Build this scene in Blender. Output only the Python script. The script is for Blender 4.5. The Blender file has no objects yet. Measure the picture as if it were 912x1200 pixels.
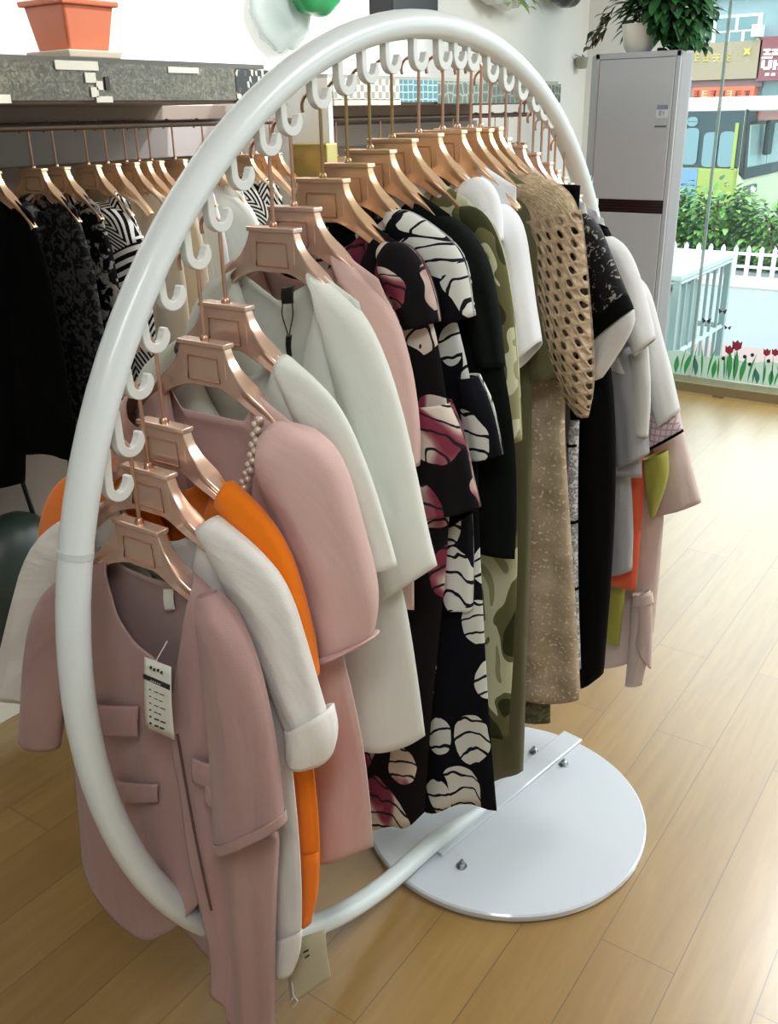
import bpy, math, random
from mathutils import Vector, Matrix
random.seed(7)
sc = bpy.context.scene
C = sc.collection
PI = math.pi

# ------------------------------------------------------------------ camera
# world axes: +X along the rack and the wall bay (away from the camera), +Y towards the wall bay, Z up
cam_loc = Vector((-1.4443746, -0.91370456, 1.62))
c_r = Vector((0.56959962, -0.82172673, -0.01792903)).normalized()
c_u = Vector((0.33251567, 0.2104328, 0.91932114)).normalized()
c_f = Vector((0.7516579, 0.52960666, -0.39309946)).normalized()
FPX = 1093.0
cd = bpy.data.cameras.new('camera'); cam = bpy.data.objects.new('camera', cd); C.objects.link(cam)
cam.matrix_world = Matrix(((c_r.x, c_u.x, -c_f.x, cam_loc.x), (c_r.y, c_u.y, -c_f.y, cam_loc.y), (c_r.z, c_u.z, -c_f.z, cam_loc.z), (0, 0, 0, 1)))
cd.sensor_fit = 'HORIZONTAL'; cd.sensor_width = 36; cd.lens = FPX / 912 * 36
cd.clip_start = 0.02
sc.camera = cam

def ray(x, y): return c_f * FPX + c_r * (x - 456) - c_u * (y - 600)
def onX(x, y, X):
    d = ray(x, y); q = cam_loc + d * ((X - cam_loc.x) / d.x); return (q.y, q.z)
def onY(x, y, Y):
    d = ray(x, y); q = cam_loc + d * ((Y - cam_loc.y) / d.y); return (q.x, q.z)
def T(S, pts): return [onX(x, y, S) for x, y in pts]

# ------------------------------------------------------------------ scene helpers
def link(o): C.objects.link(o); return o
def tag(o, label=None, cat=None, group=None, kind=None):
    if label: o['label'] = label
    if cat: o['category'] = cat
    if group: o['group'] = group
    if kind: o['kind'] = kind
    return o
def thing(name, label, cat, loc=(0, 0, 0), group=None, rz=0):
    o = link(bpy.data.objects.new(name, None)); o.empty_display_size = .05
    o.location = loc; o.rotation_euler = (0, 0, rz)
    return tag(o, label, cat, group)
def root_loc(p):
    v = Vector((0, 0, 0))
    while p is not None: v += Vector(p.location); p = p.parent
    return v
class MB:
    def __init__(s): s.v = []; s.f = []; s.uv = []; s.m = []
    def add(s, v, f, uv=None, m=0):
        b = len(s.v); s.v += [Vector(p) for p in v]; s.f += [tuple(i + b for i in q) for q in f]
        s.uv += list(uv) if uv else [(p[0] + p[1], p[2]) for p in v]
        s.m += [m] * len(f); return s
    def box(s, x0, x1, y0, y1, z0, z1, m=0):
        v = [(x, y, z) for z in (z0, z1) for y in (y0, y1) for x in (x0, x1)]
        return s.add(v, [(0, 2, 3, 1), (4, 5, 7, 6), (0, 1, 5, 4), (2, 6, 7, 3), (0, 4, 6, 2), (1, 3, 7, 5)], m=m)
    def tube(s, pts, r, n=10, caps=True, m=0, closed=False, up=None):
        pts = [Vector(p) for p in pts]; N = len(pts)
        rr = r if isinstance(r, (list, tuple)) else [r] * N
        V = []; F = []; UV = []; L = 0; nrm = None
        for i, p in enumerate(pts):
            t = (pts[(i + 1) % N] - pts[i - 1]) if closed else (pts[min(i + 1, N - 1)] - pts[max(i - 1, 0)])
            t.normalize()
            if nrm is None:
                a = Vector(up) if up else (Vector((0, 0, 1)) if abs(t.z) < .9 else Vector((0, 1, 0)))
                nrm = (a - t * a.dot(t)).normalized()
            else:
                nrm = (nrm - t * nrm.dot(t)).normalized()
            b = t.cross(nrm)
            if i: L += (p - pts[i - 1]).length
            for k in range(n):
                a = 2 * PI * k / n
                V.append(p + (nrm * math.cos(a) + b * math.sin(a)) * rr[i]); UV.append((a * rr[i], L))
        for i in range(N if closed else N - 1):
            j = (i + 1) % N
            for k in range(n): F.append((i * n + k, i * n + (k + 1) % n, j * n + (k + 1) % n, j * n + k))
        if caps and not closed: F.append(tuple(range(n - 1, -1, -1))); F.append(tuple((N - 1) * n + k for k in range(n)))
        return s.add(V, F, UV, m)
    def lathe(s, prof, cx=0, cy=0, n=24, m=0, caps=True):
        V = []; F = []
        for r, z in prof:
            for k in range(n): a = 2 * PI * k / n; V.append((cx + r * math.cos(a), cy + r * math.sin(a), z))
        N = len(prof)
        for i in range(N - 1):
            for k in range(n): F.append((i * n + k, i * n + (k + 1) % n, (i + 1) * n + (k + 1) % n, (i + 1) * n + k))
        if caps: F.append(tuple(range(n - 1, -1, -1))); F.append(tuple((N - 1) * n + k for k in range(n)))
        return s.add(V, F, m=m)
    def ball(s, c, r, n=10, sx=1, sy=1, sz=1, m=0):
        V = []; F = []; h = max(4, n // 2)
        for i in range(h + 1):
            t = PI * i / h
            for k in range(n):
                a = 2 * PI * k / n
                V.append((c[0] + r * sx * math.sin(t) * math.cos(a), c[1] + r * sy * math.sin(t) * math.sin(a), c[2] + r * sz * math.cos(t)))
        for i in range(h):
            for k in range(n): F.append((i * n + k, (i + 1) * n + k, (i + 1) * n + (k + 1) % n, i * n + (k + 1) % n))
        return s.add(V, F, m=m)
    def prism(s, poly, axis, a, b, m=0):
        # poly = 2D outline (counter-clockwise) in the two other axes, extruded along axis from a to b
        def P(p, t): return {'x': (t, p[0], p[1]), 'y': (p[0], t, p[1]), 'z': (p[0], p[1], t)}[axis]
        n = len(poly)
        V = [P(p, a) for p in poly] + [P(p, b) for p in poly]
        F = [tuple(range(n))[::-1], tuple(range(n, 2 * n))] + [(i, (i + 1) % n, n + (i + 1) % n, n + i) for i in range(n)]
        return s.add(V, F, m=m)
    def build(s, name, mat, parent=None, smooth=True, solid=0, bevel=0, sub=0, angle=40, fix=True):
        if parent is not None: o0 = root_loc(parent)
        else:
            xs = [v.x for v in s.v]; ys = [v.y for v in s.v]; zs = [v.z for v in s.v]
            o0 = Vector(((min(xs) + max(xs)) / 2, (min(ys) + max(ys)) / 2, min(zs)))
        me = bpy.data.meshes.new(name); me.from_pydata([tuple(v - o0) for v in s.v], [], s.f)
        ul = me.uv_layers.new(name='UVMap'); uv = s.uv
        vi = [0] * len(me.loops); me.loops.foreach_get('vertex_index', vi)
        flat = [c for i in vi for c in uv[i]]; ul.data.foreach_set('uv', flat)
        mats = mat if isinstance(mat, (list, tuple)) else [mat]
        for mm in mats: me.materials.append(mm)
        if len(mats) > 1: me.polygons.foreach_set('material_index', s.m)
        me.polygons.foreach_set('use_smooth', [smooth] * len(me.polygons))
        me.update()
        if fix:
            import bmesh
            bm = bmesh.new(); bm.from_mesh(me); bmesh.ops.recalc_face_normals(bm, faces=bm.faces); bm.to_mesh(me); bm.free()
        if smooth and angle: me.set_sharp_from_angle(angle=math.radians(angle))
        o = link(bpy.data.objects.new(name, me))
        if parent is not None: o.parent = parent
        else: o.location = o0
        if bevel:
            b = o.modifiers.new('bevel', 'BEVEL'); b.width = bevel; b.segments = 2; b.limit_method = 'ANGLE'
        if sub: mo = o.modifiers.new('sub', 'SUBSURF'); mo.levels = sub; mo.render_levels = sub
        if solid: mo = o.modifiers.new('cloth', 'SOLIDIFY'); mo.thickness = solid; mo.offset = 0
        return o
def dup(o, loc=None, rz=None, parent=None, label=None, group=None):
    c = o.copy(); link(c); c.parent = parent
    if loc is not None: c.location = loc
    if rz is not None: c.rotation_euler = (0, 0, rz)
    if label: c['label'] = label
    if group: c['group'] = group
    for ch in list(o.children): dup(ch, parent=c)
    return c

# ------------------------------------------------------------------ materials
def srgb(h):
    h = h.lstrip('#'); out = []
    for i in (0, 2, 4):
        c = int(h[i:i + 2], 16) / 255; out.append(c / 12.92 if c <= .04045 else ((c + .055) / 1.055) ** 2.4)
    return (*out, 1)
def newmat(name):
    m = bpy.data.materials.new(name); m.use_nodes = True; nt = m.node_tree
    return m, nt, nt.nodes['Principled BSDF']
def N(nt, typ, **kw):
    n = nt.nodes.new(typ)
    for k, v in kw.items():
        if k in n.inputs.keys(): n.inputs[k].default_value = v
        else: setattr(n, k, v)
    return n
def ramp(nt, stops, interp='LINEAR'):
    r = nt.nodes.new('ShaderNodeValToRGB'); r.color_ramp.interpolation = interp
    e = r.color_ramp.elements
    while len(e) < len(stops): e.new(.5)
    for el, (p, c) in zip(e, stops): el.position = p; el.color = srgb(c) if isinstance(c, str) else (c, c, c, 1)
    return r
def coords(nt, kind='UV', scale=(1, 1, 1), rot=0, warp=0, wscale=5):
    tc = N(nt, 'ShaderNodeTexCoord'); mp = N(nt, 'ShaderNodeMapping'); mp.inputs['Scale'].default_value = scale
    mp.inputs['Rotation'].default_value = (0, 0, rot)
    src = tc.outputs[kind]
    if warp:
        no = N(nt, 'ShaderNodeTexNoise', Scale=wscale, Detail=2.0); nt.links.new(src, no.inputs['Vector'])
        sb = N(nt, 'ShaderNodeVectorMath', operation='SUBTRACT'); nt.links.new(no.outputs['Color'], sb.inputs[0]); sb.inputs[1].default_value = (.5, .5, .5)
        sl = N(nt, 'ShaderNodeVectorMath', operation='SCALE'); nt.links.new(sb.outputs[0], sl.inputs[0]); sl.inputs['Scale'].default_value = warp
        ad = N(nt, 'ShaderNodeVectorMath', operation='ADD'); nt.links.new(src, ad.inputs[0]); nt.links.new(sl.outputs[0], ad.inputs[1]); src = ad.outputs[0]
    nt.links.new(src, mp.inputs['Vector']); return mp.outputs['Vector']
def plain(name, col, rough=.5, metal=0, bump=0, bscale=200, coat=0, spec=None, alpha=None, emit=None, estr=0, sheen=0):
    m, nt, b = newmat(name)
    b.inputs['Base Color'].default_value = srgb(col); b.inputs['Roughness'].default_value = rough; b.inputs['Metallic'].default_value = metal
    if spec is not None: b.inputs['Specular IOR Level'].default_value = spec
    if coat: b.inputs['Coat Weight'].default_value = coat
    if sheen: b.inputs['Sheen Weight'].default_value = sheen
    if emit: b.inputs['Emission Color'].default_value = srgb(emit); b.inputs['Emission Strength'].default_value = estr
    if alpha is not None: b.inputs['Alpha'].default_value = alpha
    if bump:
        no = N(nt, 'ShaderNodeTexNoise', Scale=bscale, Detail=3.0); nt.links.new(coords(nt, 'Object'), no.inputs['Vector'])
        bp = N(nt, 'ShaderNodeBump', Strength=bump, Distance=.002); nt.links.new(no.outputs['Fac'], bp.inputs['Height']); nt.links.new(bp.outputs['Normal'], b.inputs['Normal'])
    return m
def fabric(name, col, col2=None, rough=.85, wrinkle=.25, trans=.0, nscale=6, alpha=1):
    """woven cloth: fine weave and soft wrinkles in the bump, optional translucency"""
    m, nt, b = newmat(name); L = nt.links
    uv = coords(nt, 'UV')
    b.inputs['Roughness'].default_value = rough; b.inputs['Specular IOR Level'].default_value = .25; b.inputs['Sheen Weight'].default_value = .15
    no = N(nt, 'ShaderNodeTexNoise', Scale=nscale, Detail=3.0); L.new(coords(nt, 'UV', (1, .35, 1)), no.inputs['Vector'])
    dk = max(srgb(col)[:3]) < .05
    if dk: b.inputs['Sheen Weight'].default_value = 0; b.inputs['Specular IOR Level'].default_value = .08
    if col2:
        r = ramp(nt, [(.35, col), (.65, col2)]); L.new(no.outputs['Fac'], r.inputs['Fac']); L.new(r.outputs['Color'], b.inputs['Base Color'])
    else: b.inputs['Base Color'].default_value = srgb(col)
    n2 = N(nt, 'ShaderNodeTexNoise', Scale=500.0, Detail=2.0); L.new(uv, n2.inputs['Vector'])
    n3 = N(nt, 'ShaderNodeTexNoise', Scale=14.0, Detail=3.0); L.new(coords(nt, 'UV', (1, .3, 1)), n3.inputs['Vector'])
    ad = N(nt, 'ShaderNodeMath', operation='MULTIPLY_ADD'); L.new(n2.outputs['Fac'], ad.inputs[0]); ad.inputs[1].default_value = .06; L.new(n3.outputs['Fac'], ad.inputs[2])
    bp = N(nt, 'ShaderNodeBump', Strength=wrinkle, Distance=.045); L.new(ad.outputs[0], bp.inputs['Height']); L.new(bp.outputs['Normal'], b.inputs['Normal'])
    out = nt.nodes['Material Output']
    if trans:
        tr = N(nt, 'ShaderNodeBsdfTranslucent'); tr.inputs['Color'].default_value = srgb(col)
        mx = N(nt, 'ShaderNodeMixShader'); mx.inputs[0].default_value = trans
        L.new(b.outputs[0], mx.inputs[1]); L.new(tr.outputs[0], mx.inputs[2]); L.new(mx.outputs[0], out.inputs['Surface'])
    b.inputs['Alpha'].default_value = alpha
    return m
def setbase(nt, b, sock): nt.links.new(sock, b.inputs['Base Color'])
def mixc(nt, fac, a, c):
    mx = N(nt, 'ShaderNodeMix', data_type='RGBA')
    nt.links.new(fac, mx.inputs[0])
    for s, v in ((6, a), (7, c)):
        if isinstance(v, str): mx.inputs[s].default_value = srgb(v)
        else: nt.links.new(v, mx.inputs[s])
    return mx.outputs[2]
def mth(nt, op, a, c=None, clamp=False):
    n = N(nt, 'ShaderNodeMath', operation=op); n.use_clamp = clamp
    for i, v in enumerate((a, c)):
        if v is None: continue
        if isinstance(v, (int, float)): n.inputs[i].default_value = v
        else: nt.links.new(v, n.inputs[i])
    return n.outputs[0]
def sepxy(nt, vec):
    s = N(nt, 'ShaderNodeSeparateXYZ'); nt.links.new(vec, s.inputs[0]); return s.outputs[0], s.outputs[1]

M = {}
M['rack'] = plain('white_paint_metal', '#dce4e5', .32, coat=.2)
M['hookplastic'] = plain('clear_white_plastic', '#e4e6e2', .25, alpha=.86)
M['steel'] = plain('steel', '#9aa0a4', .3, 1)
M['wire'] = plain('rose_gold_wire', '#c9a08a', .28, .9)
M['brass'] = plain('brass_wire', '#a98e63', .3, .9)
def rose(name, a, c):
    m, nt, b = newmat(name)
    no = N(nt, 'ShaderNodeTexNoise', Scale=9.0, Detail=2.0); nt.links.new(coords(nt, 'Object'), no.inputs['Vector'])
    r = ramp(nt, [(.3, a), (.7, c)]); nt.links.new(no.outputs['Fac'], r.inputs['Fac']); setbase(nt, b, r.outputs['Color'])
    b.inputs['Metallic'].default_value = .7; b.inputs['Roughness'].default_value = .22
    return m
M['rose'] = rose('rose_gold', '#e2bfae', '#ecd0bd')
M['rosewood'] = rose('copper_gold', '#e3b894', '#efcfa9')
M['label'] = plain('rose_gold_recess', '#c08f78', .35, .7)
M['white_wall'] = plain('white_wall_paint', '#e9e9e4', .8, bump=.05)
M['grey_board'] = plain('grey_board', '#a29c98', .6)
M['bay_back'] = plain('taupe_bay_back', '#8d7f74', .7)
M['dark'] = plain('gap_shade_and_chip', '#2a221e', .6)
M['black_plastic'] = plain('black_plastic', '#0c0c0d', .3)

def floor_mat():
    m, nt, b = newmat('oak_laminate'); L = nt.links
    br = N(nt, 'ShaderNodeTexBrick', offset=.37, squash=1.0); br.inputs['Scale'].default_value = 1
    br.inputs['Brick Width'].default_value = 1.22; br.inputs['Row Height'].default_value = .158
    br.inputs['Mortar Size'].default_value = .0013; br.inputs['Mortar Smooth'].default_value = .1; br.inputs['Bias'].default_value = 0
    br.inputs['Color1'].default_value = (0, 0, 0, 1); br.inputs['Color2'].default_value = (1, 1, 1, 1); br.inputs['Mortar'].default_value = (.5, .5, .5, 1)
    tc = coords(nt, 'Object'); L.new(tc, br.inputs['Vector'])
    no = N(nt, 'ShaderNodeTexNoise', Scale=6.0, Detail=6.0, Roughness=.6, Distortion=.6); L.new(coords(nt, 'Object', (.5, 6, 1)), no.inputs['Vector'])
    bw = N(nt, 'ShaderNodeRGBToBW'); L.new(br.outputs['Color'], bw.inputs[0])
    f = mth(nt, 'ADD', mth(nt, 'MULTIPLY', no.outputs['Fac'], .75), mth(nt, 'MULTIPLY', bw.outputs[0], .18))
    r = ramp(nt, [(.2, '#876634'), (.5, '#99773f'), (.8, '#a8874e')]); L.new(f, r.inputs['Fac'])
    setbase(nt, b, mixc(nt, br.outputs['Fac'], r.outputs['Color'], '#6d5431'))
    b.inputs['Roughness'].default_value = .36; b.inputs['Coat Weight'].default_value = 1.0; b.inputs['Coat Roughness'].default_value = .30; b.inputs['Coat IOR'].default_value = 1.75
    bp = N(nt, 'ShaderNodeBump', Strength=.25, Distance=.002); bp.invert = True; L.new(br.outputs['Fac'], bp.inputs['Height']); L.new(bp.outputs['Normal'], b.inputs['Normal'])
    return m
M['floor'] = floor_mat()

# patterned fabrics ---------------------------------------------------------
def cloth_base(name, rough=.85):
    m, nt, b = newmat(name); b.inputs['Roughness'].default_value = rough; b.inputs['Specular IOR Level'].default_value = .12
    return m, nt, b
def m_chevron():
    m, nt, b = cloth_base('black_white_chevron_knit')
    x, y = sepxy(nt, coords(nt, 'UV', warp=.01, wscale=8))
    tri = mth(nt, 'PINGPONG', x, .055)
    st = mth(nt, 'PINGPONG', mth(nt, 'ADD', y, mth(nt, 'MULTIPLY', tri, 1.5)), .011)
    setbase(nt, b, mixc(nt, mth(nt, 'GREATER_THAN', st, .0055), '#e3e2de', '#131214')); return m
def m_hstripe():
    m, nt, b = cloth_base('black_white_stripe_knit')
    x, y = sepxy(nt, coords(nt, 'UV', warp=.012, wscale=7))
    st = mth(nt, 'PINGPONG', y, .0125)
    setbase(nt, b, mixc(nt, mth(nt, 'GREATER_THAN', st, .0062), '#e3e2de', '#131214')); return m
def m_camo(light=True):
    m, nt, b = cloth_base('olive_camouflage_cloth')
    n1 = N(nt, 'ShaderNodeTexNoise', Scale=10.0, Detail=1.0, Distortion=.8); nt.links.new(coords(nt, 'UV', (1.4, .7, 1)), n1.inputs['Vector'])
    r = ramp(nt, [(0, '#34361f'), (.40, '#62603f'), (.49, '#bfbf9f'), (.63, '#8d8c68')], 'CONSTANT'); nt.links.new(n1.outputs['Fac'], r.inputs['Fac'])
    setbase(nt, b, r.outputs['Color']); return m
def m_print(name, base, petal, ink, scale, th=.33, seed=0.0, mid=None):
    """large pale motifs with dark drawn outlines on a dark ground"""
    m, nt, b = cloth_base(name); L = nt.links
    mp = coords(nt, 'UV', (1.25, .8, 1), warp=.05, wscale=9)
    ad = N(nt, 'ShaderNodeVectorMath', operation='ADD'); L.new(mp, ad.inputs[0]); ad.inputs[1].default_value = (seed, seed * .7, 0)
    v = N(nt, 'ShaderNodeTexVoronoi', Scale=scale, Randomness=.9); v.voronoi_dimensions = '2D'; L.new(ad.outputs[0], v.inputs['Vector'])
    bw = N(nt, 'ShaderNodeSeparateColor'); L.new(v.outputs['Color'], bw.inputs[0])
    size = mth(nt, 'ADD', mth(nt, 'MULTIPLY', bw.outputs[0], th * 1.1), th * .55)
    motif = mth(nt, 'LESS_THAN', v.outputs['Distance'], size)
    w = N(nt, 'ShaderNodeTexWave', Scale=scale * 1.3, Distortion=5.0, Detail=2.0, wave_type='RINGS', rings_direction='SPHERICAL'); w.inputs['Detail Scale'].default_value = 1.2
    lv = N(nt, 'ShaderNodeVectorMath', operation='SUBTRACT'); L.new(ad.outputs[0], lv.inputs[0]); L.new(v.outputs['Position'], lv.inputs[1])
    la = N(nt, 'ShaderNodeVectorMath', operation='ADD'); L.new(lv.outputs[0], la.inputs[0]); la.inputs[1].default_value = (.01, .62 / scale, 0); L.new(la.outputs[0], w.inputs['Vector'])
    line = mth(nt, 'LESS_THAN', w.outputs['Fac'], .07)
    pc = petal
    if mid:
        no = N(nt, 'ShaderNodeTexNoise', Scale=scale * 1.2, Detail=1.5); L.new(ad.outputs[0], no.inputs['Vector'])
        r = ramp(nt, [(0, mid), (.43, mid), (.47, '#9a5c66'), (.53, petal), (.7, '#d9cfc2')], 'LINEAR'); L.new(no.outputs['Fac'], r.inputs['Fac']); pc = r.outputs['Color']
    c1 = mixc(nt, line, pc, ink)
    setbase(nt, b, mixc(nt, motif, base, c1)); return m
def m_lace(name, base, fleck, scale=90, thr=.57):
    m, nt, b = cloth_base(name, .6)
    no = N(nt, 'ShaderNodeTexNoise', Scale=scale, Detail=3.0, Distortion=1.0); nt.links.new(coords(nt, 'UV'), no.inputs['Vector'])
    n2 = N(nt, 'ShaderNodeTexNoise', Scale=11.0, Detail=2.0); nt.links.new(coords(nt, 'UV'), n2.inputs['Vector'])
    f = mth(nt, 'ADD', no.outputs['Fac'], mth(nt, 'MULTIPLY', mth(nt, 'SUBTRACT', n2.outputs['Fac'], .5), .35))
    r = ramp(nt, [(thr, base), (thr + .05, fleck)]); nt.links.new(f, r.inputs['Fac']); setbase(nt, b, r.outputs['Color'])
    bp = N(nt, 'ShaderNodeBump', Strength=.5, Distance=.003); nt.links.new(f, bp.inputs['Height']); nt.links.new(bp.outputs['Normal'], b.inputs['Normal'])
    return m
def m_glitter():
    m, nt, b = cloth_base('beige_glitter_lace', .7)
    no = N(nt, 'ShaderNodeTexNoise', Scale=130.0, Detail=2.0); nt.links.new(coords(nt, 'UV'), no.inputs['Vector'])
    n2 = N(nt, 'ShaderNodeTexNoise', Scale=16.0, Detail=4.0); nt.links.new(coords(nt, 'UV'), n2.inputs['Vector'])
    r = ramp(nt, [(.3, '#98866f'), (.7, '#c3b19a')]); nt.links.new(n2.outputs['Fac'], r.inputs['Fac'])
    g = mth(nt, 'GREATER_THAN', no.outputs['Fac'], .62)
    setbase(nt, b, mixc(nt, g, r.outputs['Color'], '#e6d9c4'))
    nt.links.new(mth(nt, 'MULTIPLY', g, .6), b.inputs['Metallic'])
    bp = N(nt, 'ShaderNodeBump', Strength=.6, Distance=.003); nt.links.new(no.outputs['Fac'], bp.inputs['Height']); nt.links.new(bp.outputs['Normal'], b.inputs['Normal'])
    return m
def m_crochet():
    m, nt, b = cloth_base('beige_open_crochet'); L = nt.links
    x, y = sepxy(nt, coords(nt, 'UV', warp=.006, wscale=20))
    a = mth(nt, 'SINE', mth(nt, 'MULTIPLY', x, 2 * PI / .022)); c = mth(nt, 'SINE', mth(nt, 'MULTIPLY', y, 2 * PI / .042))
    h = mth(nt, 'MULTIPLY', a, c)
    fade = mth(nt, 'GREATER_THAN', h, .5)
    no = N(nt, 'ShaderNodeTexNoise', Scale=180.0, Detail=2.0); L.new(coords(nt, 'UV', (1, .4, 1)), no.inputs['Vector'])
    r = ramp(nt, [(.3, '#967f66'), (.7, '#c4ae92')]); L.new(no.outputs['Fac'], r.inputs['Fac']); setbase(nt, b, r.outputs['Color'])
    tr = N(nt, 'ShaderNodeBsdfTransparent'); mx = N(nt, 'ShaderNodeMixShader'); L.new(fade, mx.inputs[0]); L.new(b.outputs[0], mx.inputs[1]); L.new(tr.outputs[0], mx.inputs[2])
    bp = N(nt, 'ShaderNodeBump', Strength=.7, Distance=.004); L.new(mth(nt, 'SUBTRACT', no.outputs['Fac'], mth(nt, 'ABSOLUTE', h)), bp.inputs['Height']); L.new(bp.outputs['Normal'], b.inputs['Normal'])
    L.new(mx.outputs[0], nt.nodes['Material Output'].inputs['Surface']); return m
def m_fuzzy(name, a, c):
    m, nt, b = cloth_base(name)
    no = N(nt, 'ShaderNodeTexNoise', Scale=160.0, Detail=3.0, Distortion=2.0); nt.links.new(coords(nt, 'UV', (1, .5, 1)), no.inputs['Vector'])
    r = ramp(nt, [(.35, a), (.7, c)]); nt.links.new(no.outputs['Fac'], r.inputs['Fac']); setbase(nt, b, r.outputs['Color'])
    bp = N(nt, 'ShaderNodeBump', Strength=.8, Distance=.005); nt.links.new(no.outputs['Fac'], bp.inputs['Height']); nt.links.new(bp.outputs['Normal'], b.inputs['Normal']); return m
def m_check(name, a, c, s=.014):
    m, nt, b = cloth_base(name)
    x, y = sepxy(nt, coords(nt, 'UV', rot=.5))
    l1 = mth(nt, 'LESS_THAN', mth(nt, 'PINGPONG', x, s / 2), s * .12); l2 = mth(nt, 'LESS_THAN', mth(nt, 'PINGPONG', y, s / 2), s * .12)
    setbase(nt, b, mixc(nt, mth(nt, 'MAXIMUM', l1, l2), a, c)); return m
def m_mosaic(name, kind):
    m, nt, b = newmat(name); L = nt.links; b.inputs['Roughness'].default_value = .25
    x, y = sepxy(nt, coords(nt, 'UV'))
    if kind == 'checker':
        ck = N(nt, 'ShaderNodeTexChecker', Scale=1.0); ck.inputs['Color1'].default_value = srgb('#cfd0c6'); ck.inputs['Color2'].default_value = srgb('#8b8878')
        L.new(coords(nt, 'UV', (48, 48, 1)), ck.inputs['Vector']); setbase(nt, b, ck.outputs['Color'])
    elif kind == 'honey':
        v = N(nt, 'ShaderNodeTexVoronoi', Scale=38.0, Randomness=.12, feature='DISTANCE_TO_EDGE'); v.voronoi_dimensions = '2D'; L.new(coords(nt, 'UV', (.8, 1.1, 1)), v.inputs['Vector'])
        setbase(nt, b, mixc(nt, mth(nt, 'LESS_THAN', v.outputs['Distance'], .07), '#3f6a72', '#9fc0c0'))
    elif kind == 'tiny':
        v = N(nt, 'ShaderNodeTexVoronoi', Scale=110.0, Randomness=.6); v.voronoi_dimensions = '2D'; L.new(coords(nt, 'UV', (1, .6, 1)), v.inputs['Vector'])
        bw = N(nt, 'ShaderNodeSeparateColor'); L.new(v.outputs['Color'], bw.inputs[0]); r = ramp(nt, [(0, '#151412'), (.6, '#3d3a33'), (.75, '#a9a799')], 'CONSTANT'); L.new(bw.outputs[0], r.inputs['Fac']); setbase(nt, b, r.outputs['Color'])
    elif kind == 'olive':
        v = N(nt, 'ShaderNodeTexVoronoi', Scale=26.0, Randomness=.5, feature='DISTANCE_TO_EDGE'); v.voronoi_dimensions = '2D'; L.new(coords(nt, 'UV'), v.inputs['Vector'])
        r = ramp(nt, [(.0, '#8c9184'), (.1, '#4f5a4c'), (.4, '#3c463c')]); L.new(v.outputs['Distance'], r.inputs['Fac']); setbase(nt, b, r.outputs['Color'])
    else:
        br = N(nt, 'ShaderNodeTexBrick'); br.inputs['Scale'].default_value = 1; br.inputs['Brick Width'].default_value = .021; br.inputs['Row Height'].default_value = .021
        br.inputs['Mortar Size'].default_value = .0012; br.offset = 0; br.inputs['Color1'].default_value = srgb('#4f4c3f'); br.inputs['Color2'].default_value = srgb('#696453'); br.inputs['Mortar'].default_value = srgb('#4a4a42')
        L.new(coords(nt, 'UV'), br.inputs['Vector'])
        no = N(nt, 'ShaderNodeTexNoise', Scale=60.0, Detail=4.0, Distortion=2.0); L.new(coords(nt, 'UV'), no.inputs['Vector'])
        r = ramp(nt, [(.35, '#211e17'), (.5, '#4d493a'), (.72, '#8d8770')]); L.new(no.outputs['Fac'], r.inputs['Fac'])
        mx = N(nt, 'ShaderNodeMix', data_type='RGBA'); mx.inputs[0].default_value = .6; L.new(br.outputs['Color'], mx.inputs[6]); L.new(r.outputs['Color'], mx.inputs[7]); setbase(nt, b, mx.outputs[2])
    return m
M['mauve'] = fabric('mauve_pink_cloth', '#b08f8b', '#a98682', wrinkle=.3)
M['mauve_dark'] = fabric('mauve_lining', '#a08480', wrinkle=.2)
M['white'] = fabric('white_blouse_cloth', '#efebe6', wrinkle=.35, trans=.12)
M['ivory'] = fabric('ivory_chiffon', '#e8ebe2', wrinkle=.25, trans=.12)
M['orange'] = fabric('orange_cloth', '#ee7a0d', wrinkle=.25)
M['pink'] = fabric('blush_pink_chiffon', '#dbb7b1', wrinkle=.3, trans=.1)
M['pink2'] = fabric('dusty_pink_cloth', '#d2b0a8', wrinkle=.25)
M['floral'] = m_print('dark_floral_chiffon', '#141113', '#cdbfb2', '#2a2226', 9.5, .44, 2.3, mid='#7e3446')
M['bwprint'] = m_print('navy_white_print_silk', '#0c0d14', '#d0d1cb', '#17181d', 9.5, .31, 5.1)
M['camo'] = m_camo()
M['darkgreen'] = fabric('dark_green_cloth', '#0f1311', wrinkle=.3)
M['olive'] = fabric('olive_cloth', '#5c5a3e', wrinkle=.3)
M['olive_d'] = fabric('dark_olive_cloth', '#4b4a31', wrinkle=.3)
M['crisp'] = fabric('crisp_white_cotton', '#e9ebef', wrinkle=.1)
M['crochet'] = m_crochet(); M['fuzzy'] = m_fuzzy('beige_mohair', '#9a8468', '#c9b596'); M['glitter'] = m_glitter()
M['blacklace'] = m_lace('black_lace', '#0e0d0f', '#8f8a84', 95, .58)
M['black'] = fabric('black_crepe', '#070708', wrinkle=.2)
M['silver'] = m_lace('silver_sequin_band', '#8f9498', '#d7dadb', 120, .5)
M['offwhite'] = fabric('off_white_cloth', '#dcdcdb', wrinkle=.25, trans=.1)
M['grey'] = fabric('pale_grey_chiffon', '#a9a9ad', wrinkle=.35, trans=.1)
M['check'] = m_check('pink_check_cloth', '#cdb9be', '#a58e98')
M['coral'] = fabric('coral_red_cloth', '#dd5f3e', wrinkle=.2)
M['lime'] = fabric('lime_green_cloth', '#9c9a43', wrinkle=.3)
M['nude'] = fabric('nude_pink_cloth', '#d4bfb8', wrinkle=.25, trans=.1)
M['chevron'] = m_chevron(); M['hstripe'] = m_hstripe()
M['sheer'] = m_lace('black_sheer_mesh', '#1a1a1b', '#4c4c4a', 60, .5)
M['lacefloral'] = m_lace('black_floral_lace', '#0b0b0b', '#8d8c84', 30, .52)
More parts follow.
